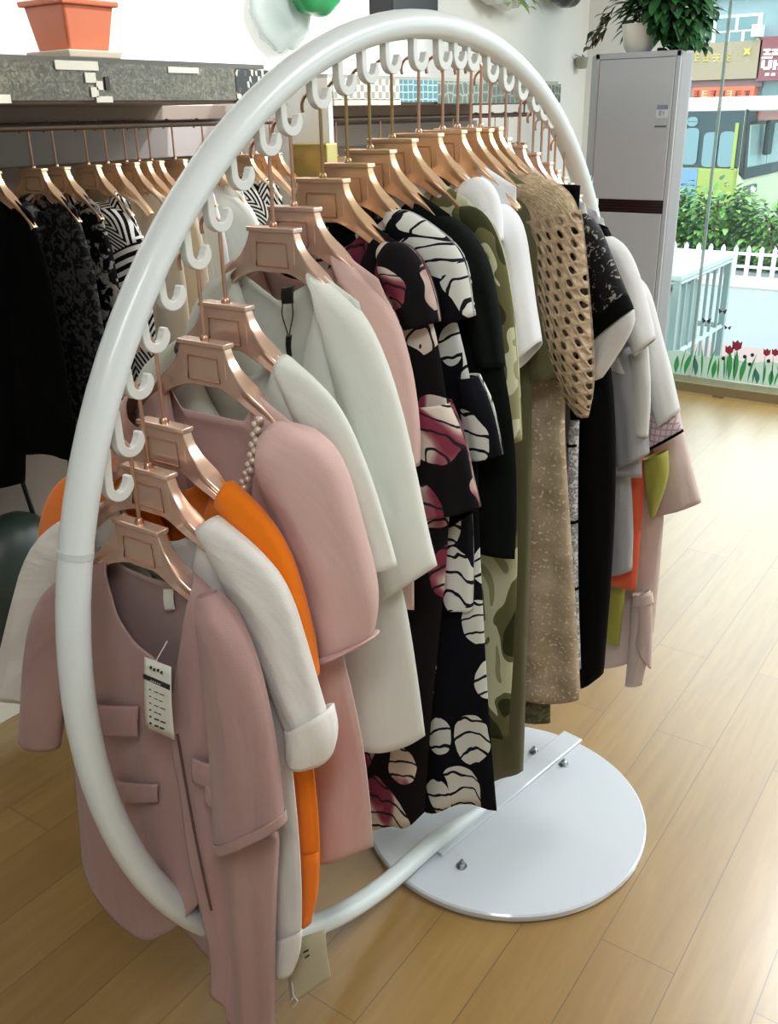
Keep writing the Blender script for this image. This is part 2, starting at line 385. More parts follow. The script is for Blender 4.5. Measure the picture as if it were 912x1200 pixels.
M['cream'] = fabric('cream_knit', '#cdbfa8', wrinkle=.2)
M['red'] = fabric('red_cloth', '#b04a4a', wrinkle=.2)
M['paper'] = plain('white_card', '#dcdcd2', .6)
M['ink'] = plain('black_ink', '#1b1917', .6)
M['pearl'] = plain('pearl', '#d9c7b6', .2, .3)

# ------------------------------------------------------------------ cloth builders
def resample(poly, n):
    pts = [Vector((p[0], p[1])) for p in poly]
    if len(pts) == 1: return [pts[0].copy() for _ in range(n)]
    d = [0]
    for a, c in zip(pts, pts[1:]): d.append(d[-1] + (c - a).length)
    out = []; j = 0
    for i in range(n):
        t = d[-1] * i / (n - 1)
        while j < len(d) - 2 and d[j + 1] < t: j += 1
        s = (t - d[j]) / max(1e-9, d[j + 1] - d[j]); out.append(pts[j].lerp(pts[j + 1], min(1, max(0, s))))
    return out
def smooth(poly, it=2):
    p = [Vector((q[0], q[1])) for q in poly]
    for _ in range(it):
        if len(p) < 3: break
        o = [p[0]]
        for a, c in zip(p, p[1:]): o += [a.lerp(c, .25), a.lerp(c, .75)]
        o.append(p[-1]); p = o
    return p
def coons(top, bot, left, right, na, nb):
    """grid of (y,z): top/bottom run left->right, left/right run top->bottom"""
    t = resample(top, na); b = resample(bot, na); l = resample(left, nb); r = resample(right, nb)
    G = []
    for j in range(nb):
        v = j / (nb - 1); row = []
        for i in range(na):
            u = i / (na - 1)
            p = (1 - v) * t[i] + v * b[i] + (1 - u) * l[j] + u * r[j] - ((1 - u) * (1 - v) * t[0] + u * (1 - v) * t[-1] + (1 - u) * v * b[0] + u * v * b[-1])
            row.append(p)
        G.append(row)
    return G
from mathutils import noise as mnoise
def wrinkle(y, z, seed): return mnoise.noise(Vector((y * 9 + seed * 3.1, z * 4.5, seed))) * .6 + mnoise.noise(Vector((y * 22 + z * 9, z * 12 - seed, seed * 1.7))) * .3
def fold(u, v, seed, amp, k=5):
    a = amp * min(1, v * 1.6)
    return a * (math.sin(u * PI * 2 * k * .5 + seed + 1.2 * v) * .6 + math.sin(u * PI * 2 * k * .83 + seed * 2.3 - v * .8) * .4)
def panel(mb, S, top, bot, left, right, side=-1, thick=.03, prof='full', amp=.006, k=5, seed=0., na=40, nb=40, dx=0., gather=.035, m=0):
    """one cloth panel standing off the plane x=S on the given side, bulging away from its edges"""
    G = coons(top, bot, left, right, na, nb)
    V = []; UV = []; F = []
    for j in range(nb):
        v = j / (nb - 1)
        for i in range(na):
            u = i / (na - 1)
            e = {'full': max(0, 1 - (2 * u - 1) ** 2) ** .5, 'left': max(0, 1 - (1 - u) ** 2) ** .5, 'right': max(0, 1 - u ** 2) ** .5, 'flat': 1, 'none': 0}[prof]
            d = 1 - math.exp(-v / gather) if prof != 'flat' else 1
            x = S + dx + side * (thick * e * d) + fold(u, v, seed, amp, k) * (e ** .5 if prof != 'flat' else 1)
            p = G[j][i]; x += wrinkle(p.x, p.y, seed + side) * .011 * (e if prof != 'flat' else 1) * min(1, v * 8); V.append((x, p.x, p.y)); UV.append((p.x, p.y))
    for j in range(nb - 1):
        for i in range(na - 1): F.append((j * na + i, j * na + i + 1, (j + 1) * na + i + 1, (j + 1) * na + i))
    return mb.add(V, F, UV, m)
def loft(mb, S, A, B, thick=.03, amp=.004, k=4, seed=0., n=28, rows=36, dx=0., close_top=False, m=0, dx1=None, sm=2, t1=None):
    """tube of cloth (sleeve, leg, strip of skirt) between two outline edges A and B given in (y,z) on x=S"""
    a = resample(smooth(A, sm), rows); b = resample(smooth(B, sm), rows)
    V = []; UV = []; F = []; L = 0; pm = None
    for j in range(rows):
        v = j / (rows - 1); mid = (a[j] + b[j]) / 2; h = (b[j] - a[j]) / 2; hw = h.length
        if pm is not None: L += (mid - pm).length
        pm = mid; d0 = dx if dx1 is None else dx + (dx1 - dx) * v
        th = thick if t1 is None else thick + (t1 - thick) * v
        for q in range(n):
            t = 2 * PI * q / n
            w = 1 + fold(q / n * 2, v, seed, amp, k) / .03
            w += wrinkle(mid.x + hw * math.cos(t), mid.y, seed + math.sin(t)) * .30
            V.append((S + d0 + min(th, hw * 1.1) * math.sin(t) * w, mid.x + h.x * math.cos(t), mid.y + h.y * math.cos(t)))
            UV.append((mid.x + hw * math.cos(t) * 1.2 + (0.5 if math.sin(t) > 0.01 else 0), -L))
    for j in range(rows - 1):
        for q in range(n): F.append((j * n + q, j * n + (q + 1) % n, (j + 1) * n + (q + 1) % n, (j + 1) * n + q))
    if close_top: F.append(tuple(range(n)))
    return mb.add(V, F, UV, m)
def mir(pts): return [(-p[0], p[1]) for p in pts]

# ------------------------------------------------------------------ hanger prototypes
def hanger_body(mb, w=.155):
    # outline in (y,z), plate top centre at the origin: head plate flowing into two drooping shoulder arms
    up = [(.041, 0), (.043, -.008), (.049, -.022), (.062, -.038), (.082, -.054), (.108, -.075), (w - .02, -.098), (w, -.118)]
    lo = [(.0, -.056), (.03, -.058), (.06, -.067), (.085, -.083), (.112, -.102), (w - .012, -.128)]
    up = [tuple(p) for p in resample(smooth(up), 26)]; lo = [tuple(p) for p in resample(smooth(lo), 26)]
    wid = lambda t: .0075 + .0055 * math.exp(-((t - .38) / .16) ** 2) - .002 * max(0, t - .5)      # half thickness grows to broad shoulder ends
    for s in (1, -1):
        V = []; F = []; n = 26
        for i in range(n):
            h = wid(i / (n - 1)); u = up[i]; l = lo[i]
            # section: top lip a little wider than the web
            for (x, z, y) in ((-h, u[1], u[0]), (h, u[1], u[0]), (h, u[1] - .006, u[0]), (h * .8, (u[1] * .5 + l[1] * .5), (u[0] + l[0]) / 2), (h, l[1], l[0]), (-h, l[1], l[0]), (-h * .8, (u[1] * .5 + l[1] * .5), (u[0] + l[0]) / 2), (-h, u[1] - .006, u[0])):
                V.append((x, s * y, z))
        for i in range(n - 1):
            for q in range(8): F.append((i * 8 + q, i * 8 + (q + 1) % 8, (i + 1) * 8 + (q + 1) % 8, (i + 1) * 8 + q))
        F.append(tuple((n - 1) * 8 + q for q in range(8)))
        mb.add(V, F)
    # head plate between the two arms with raised rim
    mb.box(-.0075, .0075, -.042, .042, -.0585, -.001)
    mb.box(-.0105, .0105, -.044, .044, -.003, .004)
    return mb
def hook_pts(h=.118, r=.017, side=1):
    p = [(0, 0, -.004), (0, 0, .03), (0, 0, h - r * 1.2)]
    for i in range(0, 11):
        a = PI * i / 10 * 1.15
        p.append((0, side * (r - r * math.cos(a)), h - r + r * math.sin(a)))
    return p
hanger_proto = {}
def make_hanger(name, label, loc, body_m='rose', wire='wire', h=.118, group=None, rz=0, w=.155, side=1):
    key = (body_m, wire, round(h, 3), side, w)
    if key in hanger_proto:
        return dup(hanger_proto[key], loc, rz, None, label, group)
    t = thing(name, label, 'hanger', (0, 0, 0), group)
    hanger_body(MB(), w).build('hanger_frame', M[body_m], t, bevel=.0015, angle=35)
    p = MB()
    for sx in (-1, 1):
        poly = [(-.030, -.050), (.030, -.050), (.027, -.017), (-.027, -.017)]
        x = sx * .0085
        p.tube([(x, a[0], a[1]) for a in poly], .0011, 6, closed=True)
    p.build('label_frame', M['label'], t)
    k = MB().tube(hook_pts(h, .017, side), .0026, 8); k.build('wire_hook', M[wire], t)
    MB().lathe([(.006, .003), (.006, .008), (.0035, .011)], 0, 0, 10).build('hook_socket', M[wire], t)
    t.location = loc; t.rotation_euler = (0, 0, rz)
    hanger_proto[key] = t
    return t


# ================================================================== setting
def struct(name, mb, mat, parent=None, **kw):
    o = mb.build(name, mat, parent, smooth=False, angle=0, **kw)
    if parent is None: o['kind'] = 'structure'
    return o
struct('floor', MB().box(-4.2, 4.20, -5.0, 1.62, -.06, 0), M['floor'])
struct('ceiling', MB().box(-4.2, 4.5, -5.0, 1.75, 2.9, 2.96), M['white_wall'])
struct('wall_back', MB().box(-4.2, 4.5, 1.62, 1.75, -.06, 2.9), M['white_wall'])
struct('wall_front', MB().box(-4.2, 4.5, -5.1, -5.0, -.06, 2.96), M['white_wall'])
struct('wall_left', MB().box(-4.3, -4.2, -5.0, 1.75, -.06, 2.96), M['white_wall'])
struct('wall_right', MB().box(4.28, 4.42, 1.03, 1.62, -.06, 2.9), M['white_wall'])
# wall bay: pillar between the two hanging bays, back boards, low platform
struct('trim_1', MB().box(1.128, 1.149, 1.105, 1.62, 0, 1.727), M['white_wall'])
struct('trim_2', MB().box(-4.2, 1.128, 1.56, 1.62, .1, 1.655), M['bay_back'])
struct('trim_3', MB().box(1.149, 2.84, 1.56, 1.62, .1, 1.655), M['bay_back'])
b = MB(); b.box(-4.2, 1.128, 1.33, 1.60, 0, .10); struct('trim_4', b, plain('cream_platform', '#d8d3c6', .5), bevel=.004)
b = MB(); b.box(1.149, 2.84, 1.33, 1.60, 0, .10); struct('trim_5', b, plain('cream_platform_far', '#d8d3c6', .5), bevel=.004)
# grey board across the back of the hanging bay, shade of the gap above it painted as a dark strip
b = MB(); b.box(-4.2, 1.128, 1.535, 1.56, 1.50, 1.592); struct('trim_6', b, M['grey_board'], bevel=.002)
b = MB(); b.box(-4.2, 1.128, 1.55, 1.561, 1.592, 1.614); struct('trim_7', b, M['dark'])
b = MB(); b.box(1.149, 2.84, 1.535, 1.56, 1.50, 1.58); struct('trim_8', b, M['grey_board'], bevel=.002)

# tiled shelf above the bays
sh = thing('display_shelf', 'long wall shelf with a tile mosaic front above the hanging clothes', 'shelf', (.6, 1.12, 1.655))
m_slab = plain('dark_shelf_slab', '#3d3932', .35)
b = MB(); b.box(-4.2, .84, 1.115, 1.62, 1.745, 1.757); b.build('shelf_top', plain('shelf_top_dark', '#4a463e', .4), sh, smooth=False)
b = MB(); b.box(1.14, 2.84, 1.115, 1.62, 1.727, 1.739); b.build('shelf_top', plain('shelf_top_pale', '#8d8b80', .4), sh, smooth=False)
def front(x0, x1, kind, z0=1.662, z1=1.745):
    MB().box(x0, x1, 1.1, 1.115, z0, z1).build('mosaic_front', m_mosaic('mosaic_' + kind, kind), sh, smooth=False)
front(-4.2, .70, 'stone'); 
MB().box(.70, .84, 1.098, 1.115, 1.66, 1.742).build('mosaic_front', m_mosaic('mosaic_dark', 'tiny'), sh, smooth=False)
front(1.149, 1.53, 'checker', 1.664, 1.727); front(1.53, 1.78, 'honey', 1.655, 1.727); front(1.78, 2.84, 'olive', 1.65, 1.727)
MB().box(-4.2, .84, 1.115, 1.62, 1.655, 1.668).build('shelf_bottom', M['bay_back'], sh, smooth=False)
MB().box(1.149, 2.84, 1.115, 1.62, 1.648, 1.660).build('shelf_bottom', M['bay_back'], sh, smooth=False)
MB().box(1.149, 1.53, 1.097, 1.13, 1.646, 1.662).build('shelf_lip', plain('pale_lip', '#c9c2b2', .4), sh, smooth=False)
m_chip = plain('pale_mosaic_chip', '#c3bfae', .3)
for (x, z, w, h, mm) in ((.155, 1.738, .125, .020, 0), (.19, 1.712, .032, .022, 0), (.215, 1.695, .02, .02, 0), (.198, 1.680, .022, .022, 0), (.225, 1.664, .05, .014, 0), (-.07, 1.665, .06, .018, 0), (.50, 1.735, .11, .014, 0), (.24, 1.70, .014, .03, 1)):
    MB().box(x - w / 2, x + w / 2, 1.096, 1.1, z - h / 2, z + h / 2).build('mosaic_chip', m_chip if not mm else M['dark'], sh, smooth=False)

# gold box in front of the pillar
gb = MB(); gb.box(1.07, 1.128, 1.075, 1.23, 1.40, 1.535)
o = gb.build('gold_box', plain('gold_sheet', '#b8a86a', .3, .7), None, smooth=False, bevel=.004)
tag(o, 'flat gold coloured box fixed on the white side panel between the wall bays', 'box')

# hanging rails
for nm, x0, x1, lab in (('a', -1.6, 1.128, 'steel clothes rail under the shelf of the near wall bay'), ('b', 1.149, 2.84, 'steel clothes rail in the far wall bay behind the rack')):
    t = thing('clothes_rail', lab, 'rail', ((x0 + x1) / 2, 1.25, 1.60), 'wall clothes rails')
    MB().tube([(x0, 1.25, 1.603), (x1, 1.25, 1.603)], .009, 12).build('rail_tube', plain('rail_brown_metal', '#6a5a50', .4, .5), t)
    for x in (x0 + .12, x1 - .06):
        MB().tube([(x, 1.25, 1.61), (x, 1.25, 1.66)], .006, 8).lathe([(.018, 1.648), (.018, 1.656)], x, 1.25, 12).build('rail_bracket', M['steel'], t)

# ================================================================== window wall
gm, gnt, gb_ = newmat('shop_window_glass')
gl = N(gnt, 'ShaderNodeBsdfGlossy'); gl.inputs['Roughness'].default_value = .02
tr = N(gnt, 'ShaderNodeBsdfTransparent'); tr.inputs['Color'].default_value = (.93, .985, .97, 1)
mx = N(gnt, 'ShaderNodeMixShader'); mx.inputs[0].default_value = .05
gnt.links.new(tr.outputs[0], mx.inputs[1]); gnt.links.new(gl.outputs[0], mx.inputs[2]); gnt.links.new(mx.outputs[0], gnt.nodes['Material Output'].inputs['Surface'])
w1 = thing('window_1', None, None, (4.33, -1.5, 0)); w1['kind'] = 'structure'
MB().box(4.325, 4.335, .825, 1.06, .07, 2.88).build('glass_pane', gm, w1, smooth=False)
MB().box(4.325, 4.335, -2.0, .815, .07, 2.88).build('glass_pane', gm, w1, smooth=False)
MB().box(4.325, 4.335, -5.0, -2.01, .07, 2.88).build('glass_pane', gm, w1, smooth=False)
MB().box(4.322, 4.338, .812, .828, .07, 2.88).build('glass_seam', plain('grey_sealant', '#93a39c', .4, alpha=.7), w1, smooth=False)
m_sill = plain('worn_brass_threshold', '#877a5c', .38, .45, bump=.3, bscale=20)
b = MB(); b.box(4.17, 4.40, -5.0, 1.06, 0, .068); b.build('threshold', m_sill, w1, smooth=False, bevel=.004)
MB().box(4.155, 4.17, -.9, .55, 0, .010).box(4.155, 4.17, .62, .95, 0, .010).build('threshold_strip', plain('bright_brass_strip', '#c9ba8c', .3, .7), w1, smooth=False)
# decals on the glass: pale grass band with tulips and butterflies
def wg(px, py): return onX(px, py, 4.322)
m_gr = plain('frosted_green_band', '#d4efe0', .5, alpha=.72)
b = MB(); top = [(4.3215, y, .30 + .012 * math.sin(y * 23)) for y in [1.0 - i * .03 for i in range(140)]]
V = []; F = []
for p in top: V += [(4.3215, p[1], .072), (4.3235, p[1], .072), (4.3235, p[1], p[2] - .09), (4.3215, p[1], p[2] - .09)]
for i in range(len(top) - 1):
    for q in range(4): F.append((i * 4 + q, i * 4 + (q + 1) % 4, i * 4 + 4 + (q + 1) % 4, i * 4 + 4 + q))
b.add(V, F); b.build('grass_decal', m_gr, w1, smooth=False)
m_tl = plain('tulip_red', '#8c2335', .5); m_lf = plain('decal_leaf_green', '#3f9a58', .5); m_lf2 = plain('decal_leaf_teal', '#3d7f6e', .5); m_dot = plain('decal_dark', '#2d1f22', .5)
def leafy(y, z0, h, w, lean, mat, nm='leaf_decal'):
    pts = []
    for i in range(9): t = i / 8; pts.append((y + lean * t * t + w * math.sin(PI * t) * .5, z0 + h * t))
    for i in range(7, 0, -1): t = i / 8; pts.append((y + lean * t * t - w * math.sin(PI * t) * .5, z0 + h * t))
    MB().prism(pts, 'x', 4.3205, 4.3215).build(nm, mat, w1, smooth=False)
rnd = random.Random(3)
for (px, py, s) in ((855, 410, 6), (864, 405, 7), (899, 413, 5), (909, 413, 5)):
    y, z = wg(px, py); r = s * .0042
    pts = [(y - r, z + r), (y - r * .5, z + r * .6), (y, z + r * 1.15), (y + r * .5, z + r * .6), (y + r, z + r), (y + r * .9, z - r * .5), (y, z - r * 1.1), (y - r * .9, z - r * .5)]
    MB().prism(pts, 'x', 4.320, 4.3215).build('tulip_decal', m_tl, w1, smooth=False)
    leafy(y, .075, z - .09, .006, .01, m_lf2, 'stem_decal')
for (px, py) in ((848, 420), (873, 418), (882, 416), (879, 427), (901, 423)):
    y, z = wg(px, py); MB().prism([(y + .011 * math.cos(a * PI / 4), z + .012 * math.sin(a * PI / 4)) for a in range(8)], 'x', 4.320, 4.3215).build('bud_decal', m_dot, w1, smooth=False)
for i in range(34):
    y = .98 - i * .034 + rnd.uniform(-.008, .008)
    leafy(y, .074, rnd.uniform(.09, .2), rnd.choice((.008, .012, .03)), rnd.uniform(-.04, .04), rnd.choice((m_lf, m_lf2, m_lf)))
for (px, py, s) in ((847, 365, 1), (853, 384, .8), (828, 376, 1.1)):
    y, z = wg(px, py); k = .026 * s
    for sg in (1, -1):
        MB().prism([(y, z), (y + sg * k, z + k * .7), (y + sg * k * .8, z - .1 * k), (y + sg * k * .7, z - k * .6)], 'x', 4.320, 4.3215).build('butterfly_decal', m_dot, w1, smooth=False)

# ================================================================== standing air conditioner with plant
ac = thing('air_conditioner', 'tall pale grey floor standing air conditioner in the corner by the shop window', 'air conditioner', (3.58, .96, 0))
m_ac = plain('pale_grey_plastic', '#a9aeb4', .35, coat=.15); m_ac2 = plain('grey_plastic_side', '#94979a', .4)
poly = [(3.40, .745), (3.40, 1.175), (3.50, 1.245), (3.72, 1.245), (3.72, .84), (3.455, .705)]
MB().prism(poly[::-1], 'z', .03, 1.87).build('cabinet', m_ac2, ac, smooth=False, bevel=.01)
b = MB(); b.box(3.392, 3.402, .745, 1.178, 1.845, 1.872); b.box(3.392, 3.402, .745, .768, .04, 1.872); b.box(3.392, 3.402, 1.155, 1.178, .04, 1.872); b.build('front_frame', m_ac, ac, smooth=False, bevel=.003)
MB().box(3.388, 3.402, .770, 1.153, 1.19, 1.843).build('upper_panel', m_ac, ac, smooth=False, bevel=.003)
MB().box(3.388, 3.402, .770, 1.153, .05, 1.125).build('lower_panel', m_ac, ac, smooth=False, bevel=.003)
MB().box(3.396, 3.402, .752, 1.17, 1.125, 1.19).build('air_outlet', M['black_plastic'], ac, smooth=False)
for k in range(4): MB().box(3.390, 3.397, .765, 1.16, 1.134 + k * .014, 1.137 + k * .014).build('outlet_slat', plain('slat_black', '#19191a', .3), ac, smooth=False)
MB().prism([(3.385, .73), (3.385, 1.2), (3.73, 1.25), (3.73, .84), (3.46, .70)][::-1], 'z', 0, .04).build('plinth', plain('ac_plinth', '#8f9193', .5), ac, smooth=False)
el = MB().box(3.3868, 3.3885, .782, .842, 1.575, 1.635).build('energy_label', plain('label_pale', '#c2c8d0', .5), ac, smooth=False)
MB().box(3.386, 3.3872, .784, .840, 1.613, 1.634).build('label_header', plain('label_blue_grey', '#737d92', .5), el, smooth=False)
b = MB(); b.box(3.386, 3.3872, .812, .826, 1.604, 1.607).box(3.386, 3.3872, .812, .826, 1.596, 1.599).box(3.386, 3.3872, .812, .826, 1.586, 1.589).box(3.386, 3.3872, .823, .827, 1.586, 1.607).box(3.386, 3.3872, .802, .806, 1.588, 1.605)
b.build('label_print', plain('label_print', '#5d6778', .5), el, smooth=False)
ds = MB().box(3.3868, 3.3885, .785, .845, 1.485, 1.54).build('display_strip', m_ac, ac, smooth=False)
MB().box(3.386, 3.3872, .785, .845, 1.532, 1.54).build('display_bar', plain('display_dark', '#53565e', .3), ds, smooth=False)
MB().box(3.386, 3.3872, .800, .828, 1.492, 1.528).build('badge', plain('badge_grey', '#abaeb2', .3), ds, smooth=False)

m_leaf = plain('dark_leaf', '#2f5f30', .45, bump=.2); m_leaf2 = plain('deep_leaf', '#1f4423', .45); m_leaf3 = plain('brownish_leaf', '#57553a', .5)
def leaf(mb, p, d, up, L, W, curl=.25, m=0):
    p = Vector(p); d = Vector(d).normalized(); s = d.cross(Vector(up)); s = s.normalized() if s.length > 1e-4 else Vector((1, 0, 0)); n = s.cross(d)
    V = []; F = []; K = 6
    for i in range(K):
        t = i / (K - 1); w = W * math.sin(PI * min(1, t * .93 + .07)) ** .8 * (1 - .35 * t); c = p + d * L * t - n * (curl * L * t * t)
        V += [c - s * w + n * w * .25, c, c + s * w + n * w * .25]
    for i in range(K - 1):
        F += [(i * 3, i * 3 + 1, i * 3 + 4, i * 3 + 3), (i * 3 + 1, i * 3 + 2, i * 3 + 5, i * 3 + 4)]
    mb.add(V, F, m=m)
pp = thing('potted_plant', 'bushy dark green plant in a white pot on the air conditioner', 'plant', (3.56, .97, 1.872))
MB().lathe([(.055, 1.872), (.075, 1.90), (.085, 1.96), (.09, 2.0), (.083, 2.0), (.07, 1.93)], 3.5, 1.0, 24).build('pot', plain('white_ceramic', '#e3e4df', .3), pp)
b = MB(); r2 = random.Random(11)
for i in range(900):
    a = r2.uniform(0, 2 * PI); rr = r2.uniform(0, 1) ** .5
    c = Vector((3.55 + .14 * rr * math.cos(a), .90 + .20 * rr * math.sin(a), r2.uniform(1.97, 2.42)))
    if c.z < 2.03 and abs(c.y - 1.0) < .08 and c.x < 3.56: continue
    d = Vector((math.cos(a) - .3, math.sin(a) * 1.1, r2.uniform(-.7, .5)))
    leaf(b, c, d, (0, 0, 1), r2.uniform(.06, .11), r2.uniform(.022, .036), .35, m=r2.choice((0, 0, 1)))
for i in range(260):
    c = Vector((3.42 + r2.uniform(0, .25), r2.uniform(.70, .90), r2.uniform(1.885, 2.1)))
    leaf(b, c, (-.4, r2.uniform(-.6, .1), r2.uniform(-.6, .2)), (0, 0, 1), r2.uniform(.05, .085), .02, .35, m=r2.choice((0, 1)))
for i in range(46):
    t = r2.random(); c = Vector((3.46, 1.12 + .12 * t + r2.uniform(-.02, .02), 2.08 - .17 * t + r2.uniform(-.03, .05)))
    leaf(b, c, (-.5, r2.uniform(0, .9), r2.uniform(-.9, .1)), (0, 0, 1), r2.uniform(.04, .065), .018, .4, m=r2.choice((1, 2, 2)))
b.build('foliage', [m_leaf, m_leaf2, m_leaf3], pp, fix=False, angle=0)
b = MB()
for k in range(9):
    a = k * .7; b.tube([(3.5, 1.0, 1.97), (3.5 + .03 * math.cos(a), 1.0 + .05 * math.sin(a) - .03, 2.06), (3.53 + .07 * math.cos(a), .93 + .14 * math.sin(a), 2.2)], .0035, 6)
b.build('stem', plain('plant_stem', '#5d6b3f', .6), pp)
ht = thing('wall_cup', 'small translucent cup hung on the wall beside the leaning leaves', 'cup', (3.40, 1.30, 1.84))
hx, hz = onY(678, 72, 1.60)
MB().lathe([(.022, hz - .04), (.032, hz - .03), (.036, hz + .02), (.033, hz + .02), (.028, hz - .028)], hx, 1.578, 16).build('cup_body', plain('grey_plastic_cup', '#a5a694', .3, alpha=.85), ht)
MB().tube([(hx - .05, 1.60, hz + .035), (hx - .03, 1.575, hz + .022), (hx + .03, 1.575, hz + .022), (hx + .05, 1.60, hz + .035)], .004, 8).build('cup_hook', M['steel'], ht)

# ================================================================== things on and above the shelf
tp = thing('potted_plant', 'plant in a square terracotta coloured pot on the mosaic shelf', 'plant', (.25, 1.2, 1.757))
def frustum(mb, cx, cy, z0, z1, a0, a1, m=0):
    v = [(cx + sx * a, cy + sy * a, z) for z, a in ((z0, a0), (z1, a1)) for sx, sy in ((-1, -1), (1, -1), (1, 1), (-1, 1))]
    mb.add(v, [(3, 2, 1, 0), (4, 5, 6, 7)] + [(i, (i + 1) % 4, 4 + (i + 1) % 4, 4 + i) for i in range(4)], m=m)
m_terra = plain('terracotta_plastic', '#c96f4c', .5)
px, py_ = .235, 1.20
b = MB(); frustum(b, px, py_, 1.772, 1.875, .060, .076); b.build('pot', m_terra, tp, smooth=False, bevel=.006)
b = MB(); frustum(b, px, py_, 1.871, 1.884, .084, .086); b.build('pot_rim', m_terra, tp, smooth=False, bevel=.003)
b = MB(); frustum(b, px, py_, 1.757, 1.774, .078, .084); b.build('saucer', plain('cream_saucer', '#e0d2bc', .4), tp, smooth=False, bevel=.003)
b = MB(); b.ball((px, py_, 1.885), .062, 12, sz=.3); b.build('soil', plain('soil', '#2b2a1d', .9, bump=.8, bscale=90), tp)
b = MB(); r3 = random.Random(4)
for i in range(40):
    a = r3.uniform(0, 2 * PI); leaf(b, (px + .03 * math.cos(a), py_ + .03 * math.sin(a), 1.89 + r3.uniform(0, .03)), (math.cos(a), math.sin(a), r3.uniform(.3, 1.4)), (0, 0, 1), r3.uniform(.05, .1), .014, .3)
b.build('foliage', m_leaf, tp, fix=False, angle=0)

def lump(c, r, n, seed, amp=.12, sx=1, sy=1, sz=1):
    mb = MB(); mb.ball(c, r, n, sx, sy, sz); q = random.Random(seed)
    ph = [q.uniform(0, 6) for _ in range(6)]
    for v in mb.v:
        d = v - Vector(c); k = 1 + amp * (math.sin(d.x * 55 + ph[0]) * math.sin(d.z * 48 + ph[1]) + .6 * math.sin(d.y * 70 + d.z * 35 + ph[2])); v[:] = Vector(c) + d * k
    return mb
bx, bz = onY(368, 0, 1.52)
o = lump((bx, 1.525, bz + .035), .10, 40, 2, .05, 1.25, .9, .9).build('plastic_bag', plain('green_plastic', '#1f9a58', .25, coat=.4), None)
tag(o, 'bundled glossy green plastic bag on the white wall above the shelf', 'bag')
bx2, bz2 = onY(338, 12, 1.56)
o = lump((bx2 - .02, 1.575, bz2 + .05), .16, 40, 5, .05, 1.05, .25, 1.2).build('plastic_bag', plain('clear_film', '#aeb9b3', .2, alpha=.5), None)
tag(o, 'crumpled clear plastic bag against the wall behind the green bundle', 'bag')
q0 = onY(461, 15, 1.50); q1 = onY(514, 15, 1.50)
o = MB().box(q0[0], q1[0], 1.50, 1.62, q0[1], q0[1] + .16).build('wall_speaker', plain('black_box', '#171718', .4), None, smooth=False, bevel=.006)
tag(o, 'small black box mounted on the white wall directly above the rack', 'speaker')
a0 = onY(596, 0, 1.52)
o = lump((a0[0], 1.55, a0[1] + .05), .14, 40, 8, .14, 1.6, .45, .62).build('plastic_bag', plain('white_film_bag', '#d9dfd8', .2, alpha=.9), None)
tag(o, 'white plastic bag with green leaf scraps high on the grey wall', 'bag')
b = MB(); r4 = random.Random(9)
for i in range(16):
    leaf(b, (a0[0] + r4.uniform(-.08, .24), 1.50 + r4.uniform(-.03, .03), a0[1] + r4.uniform(-.02, .06)), (r4.uniform(-1, 1), -.6, r4.uniform(-.5, .5)), (0, 0, 1), .07, .02, .3)
lf = b.build('leaf_scrap', plain('fresh_leaf', '#7fb05a', .5), None, fix=False, angle=0)
wl = o.location.copy(); lf.parent = o; lf.location = lf.location - wl
a1 = onY(666, 0, 1.52)
o = lump((a1[0], 1.54, a1[1] + .045), .13, 32, 12, .06, 1.4, .5, .6).build('plastic_bag', plain('black_film', '#17161a', .25), None)
tag(o, 'black plastic bag high on the grey wall nearest the corner plant', 'bag')

# dark bags standing on the low platform at the left
for i, (x, y, z, r, sx, sz, col, lab, nm) in enumerate(((-.42, 1.43, .10, .15, 1.3, 1.25, '#2b2c2f', 'black leather handbag on the low platform under the black clothes', 'handbag'), (-.02, 1.46, .10, .16, 1.1, 1.5, '#2d3a33', 'dark green bag on the low platform behind the handbag', 'handbag'))):
    mb = MB(); mb.ball((x, y, z + r * sz * .9), r, 28, sx, .7, sz)
    for v in mb.v:
        if v.z < z: v.z = z
    t = thing(nm, lab, 'bag', (x, y, z))
    mb.build('bag_body', plain('bag_' + col[1:], col, .4), t)
    MB().tube([(x - .08, y, z + r * sz * 1.75), (x - .06, y, z + r * sz * 2.3), (x + .06, y, z + r * sz * 2.3), (x + .08, y, z + r * sz * 1.75)], .008, 8).build('bag_handle', M['black_plastic'], t)

# ================================================================== the ring rack
RZ, RR, TR = .901, .850, .0215
rk = thing('clothes_rack', 'white circular tube clothes rack on a round base plate', 'clothes rack', (0, 0, 0))
def ringp(th, r=RR, y=0): a = math.radians(th); return Vector((r * math.cos(a), y, RZ + r * math.sin(a)))
path = [ringp(t) for t in range(-8, 260, 3)]
path += [Vector((-.06, -.002, .054)), Vector((.0, -.006, .050)), Vector((.08, -.018, .040)), Vector((.16, -.030, .030)), Vector((.22, -.039, .022))]
MB().tube(path, [TR] * (len(path) - 3) + [TR * .85, TR * .6, TR * .4], 20, up=(0, 1, 0)).build('ring_tube', M['rack'], rk)
# seam sleeve on the near upright
MB().tube([ringp(t) for t in (164.2, 164.5, 164.8)], TR + .0007, 20, up=(0, 1, 0)).build('tube_seam', plain('seam_grey', '#c9d0d0', .5), rk)
m_base = plain('white_lacquer_plate', '#cdd3da', .16, coat=.6)
DX, DY = .226, -.069
MB().lathe([(.330, .0), (.343, .002), (.346, .006), (.346, .018), (.342, .0215), (.2, .022), (.01, .022)], DX, DY, 96).build('base_plate', m_base, rk)
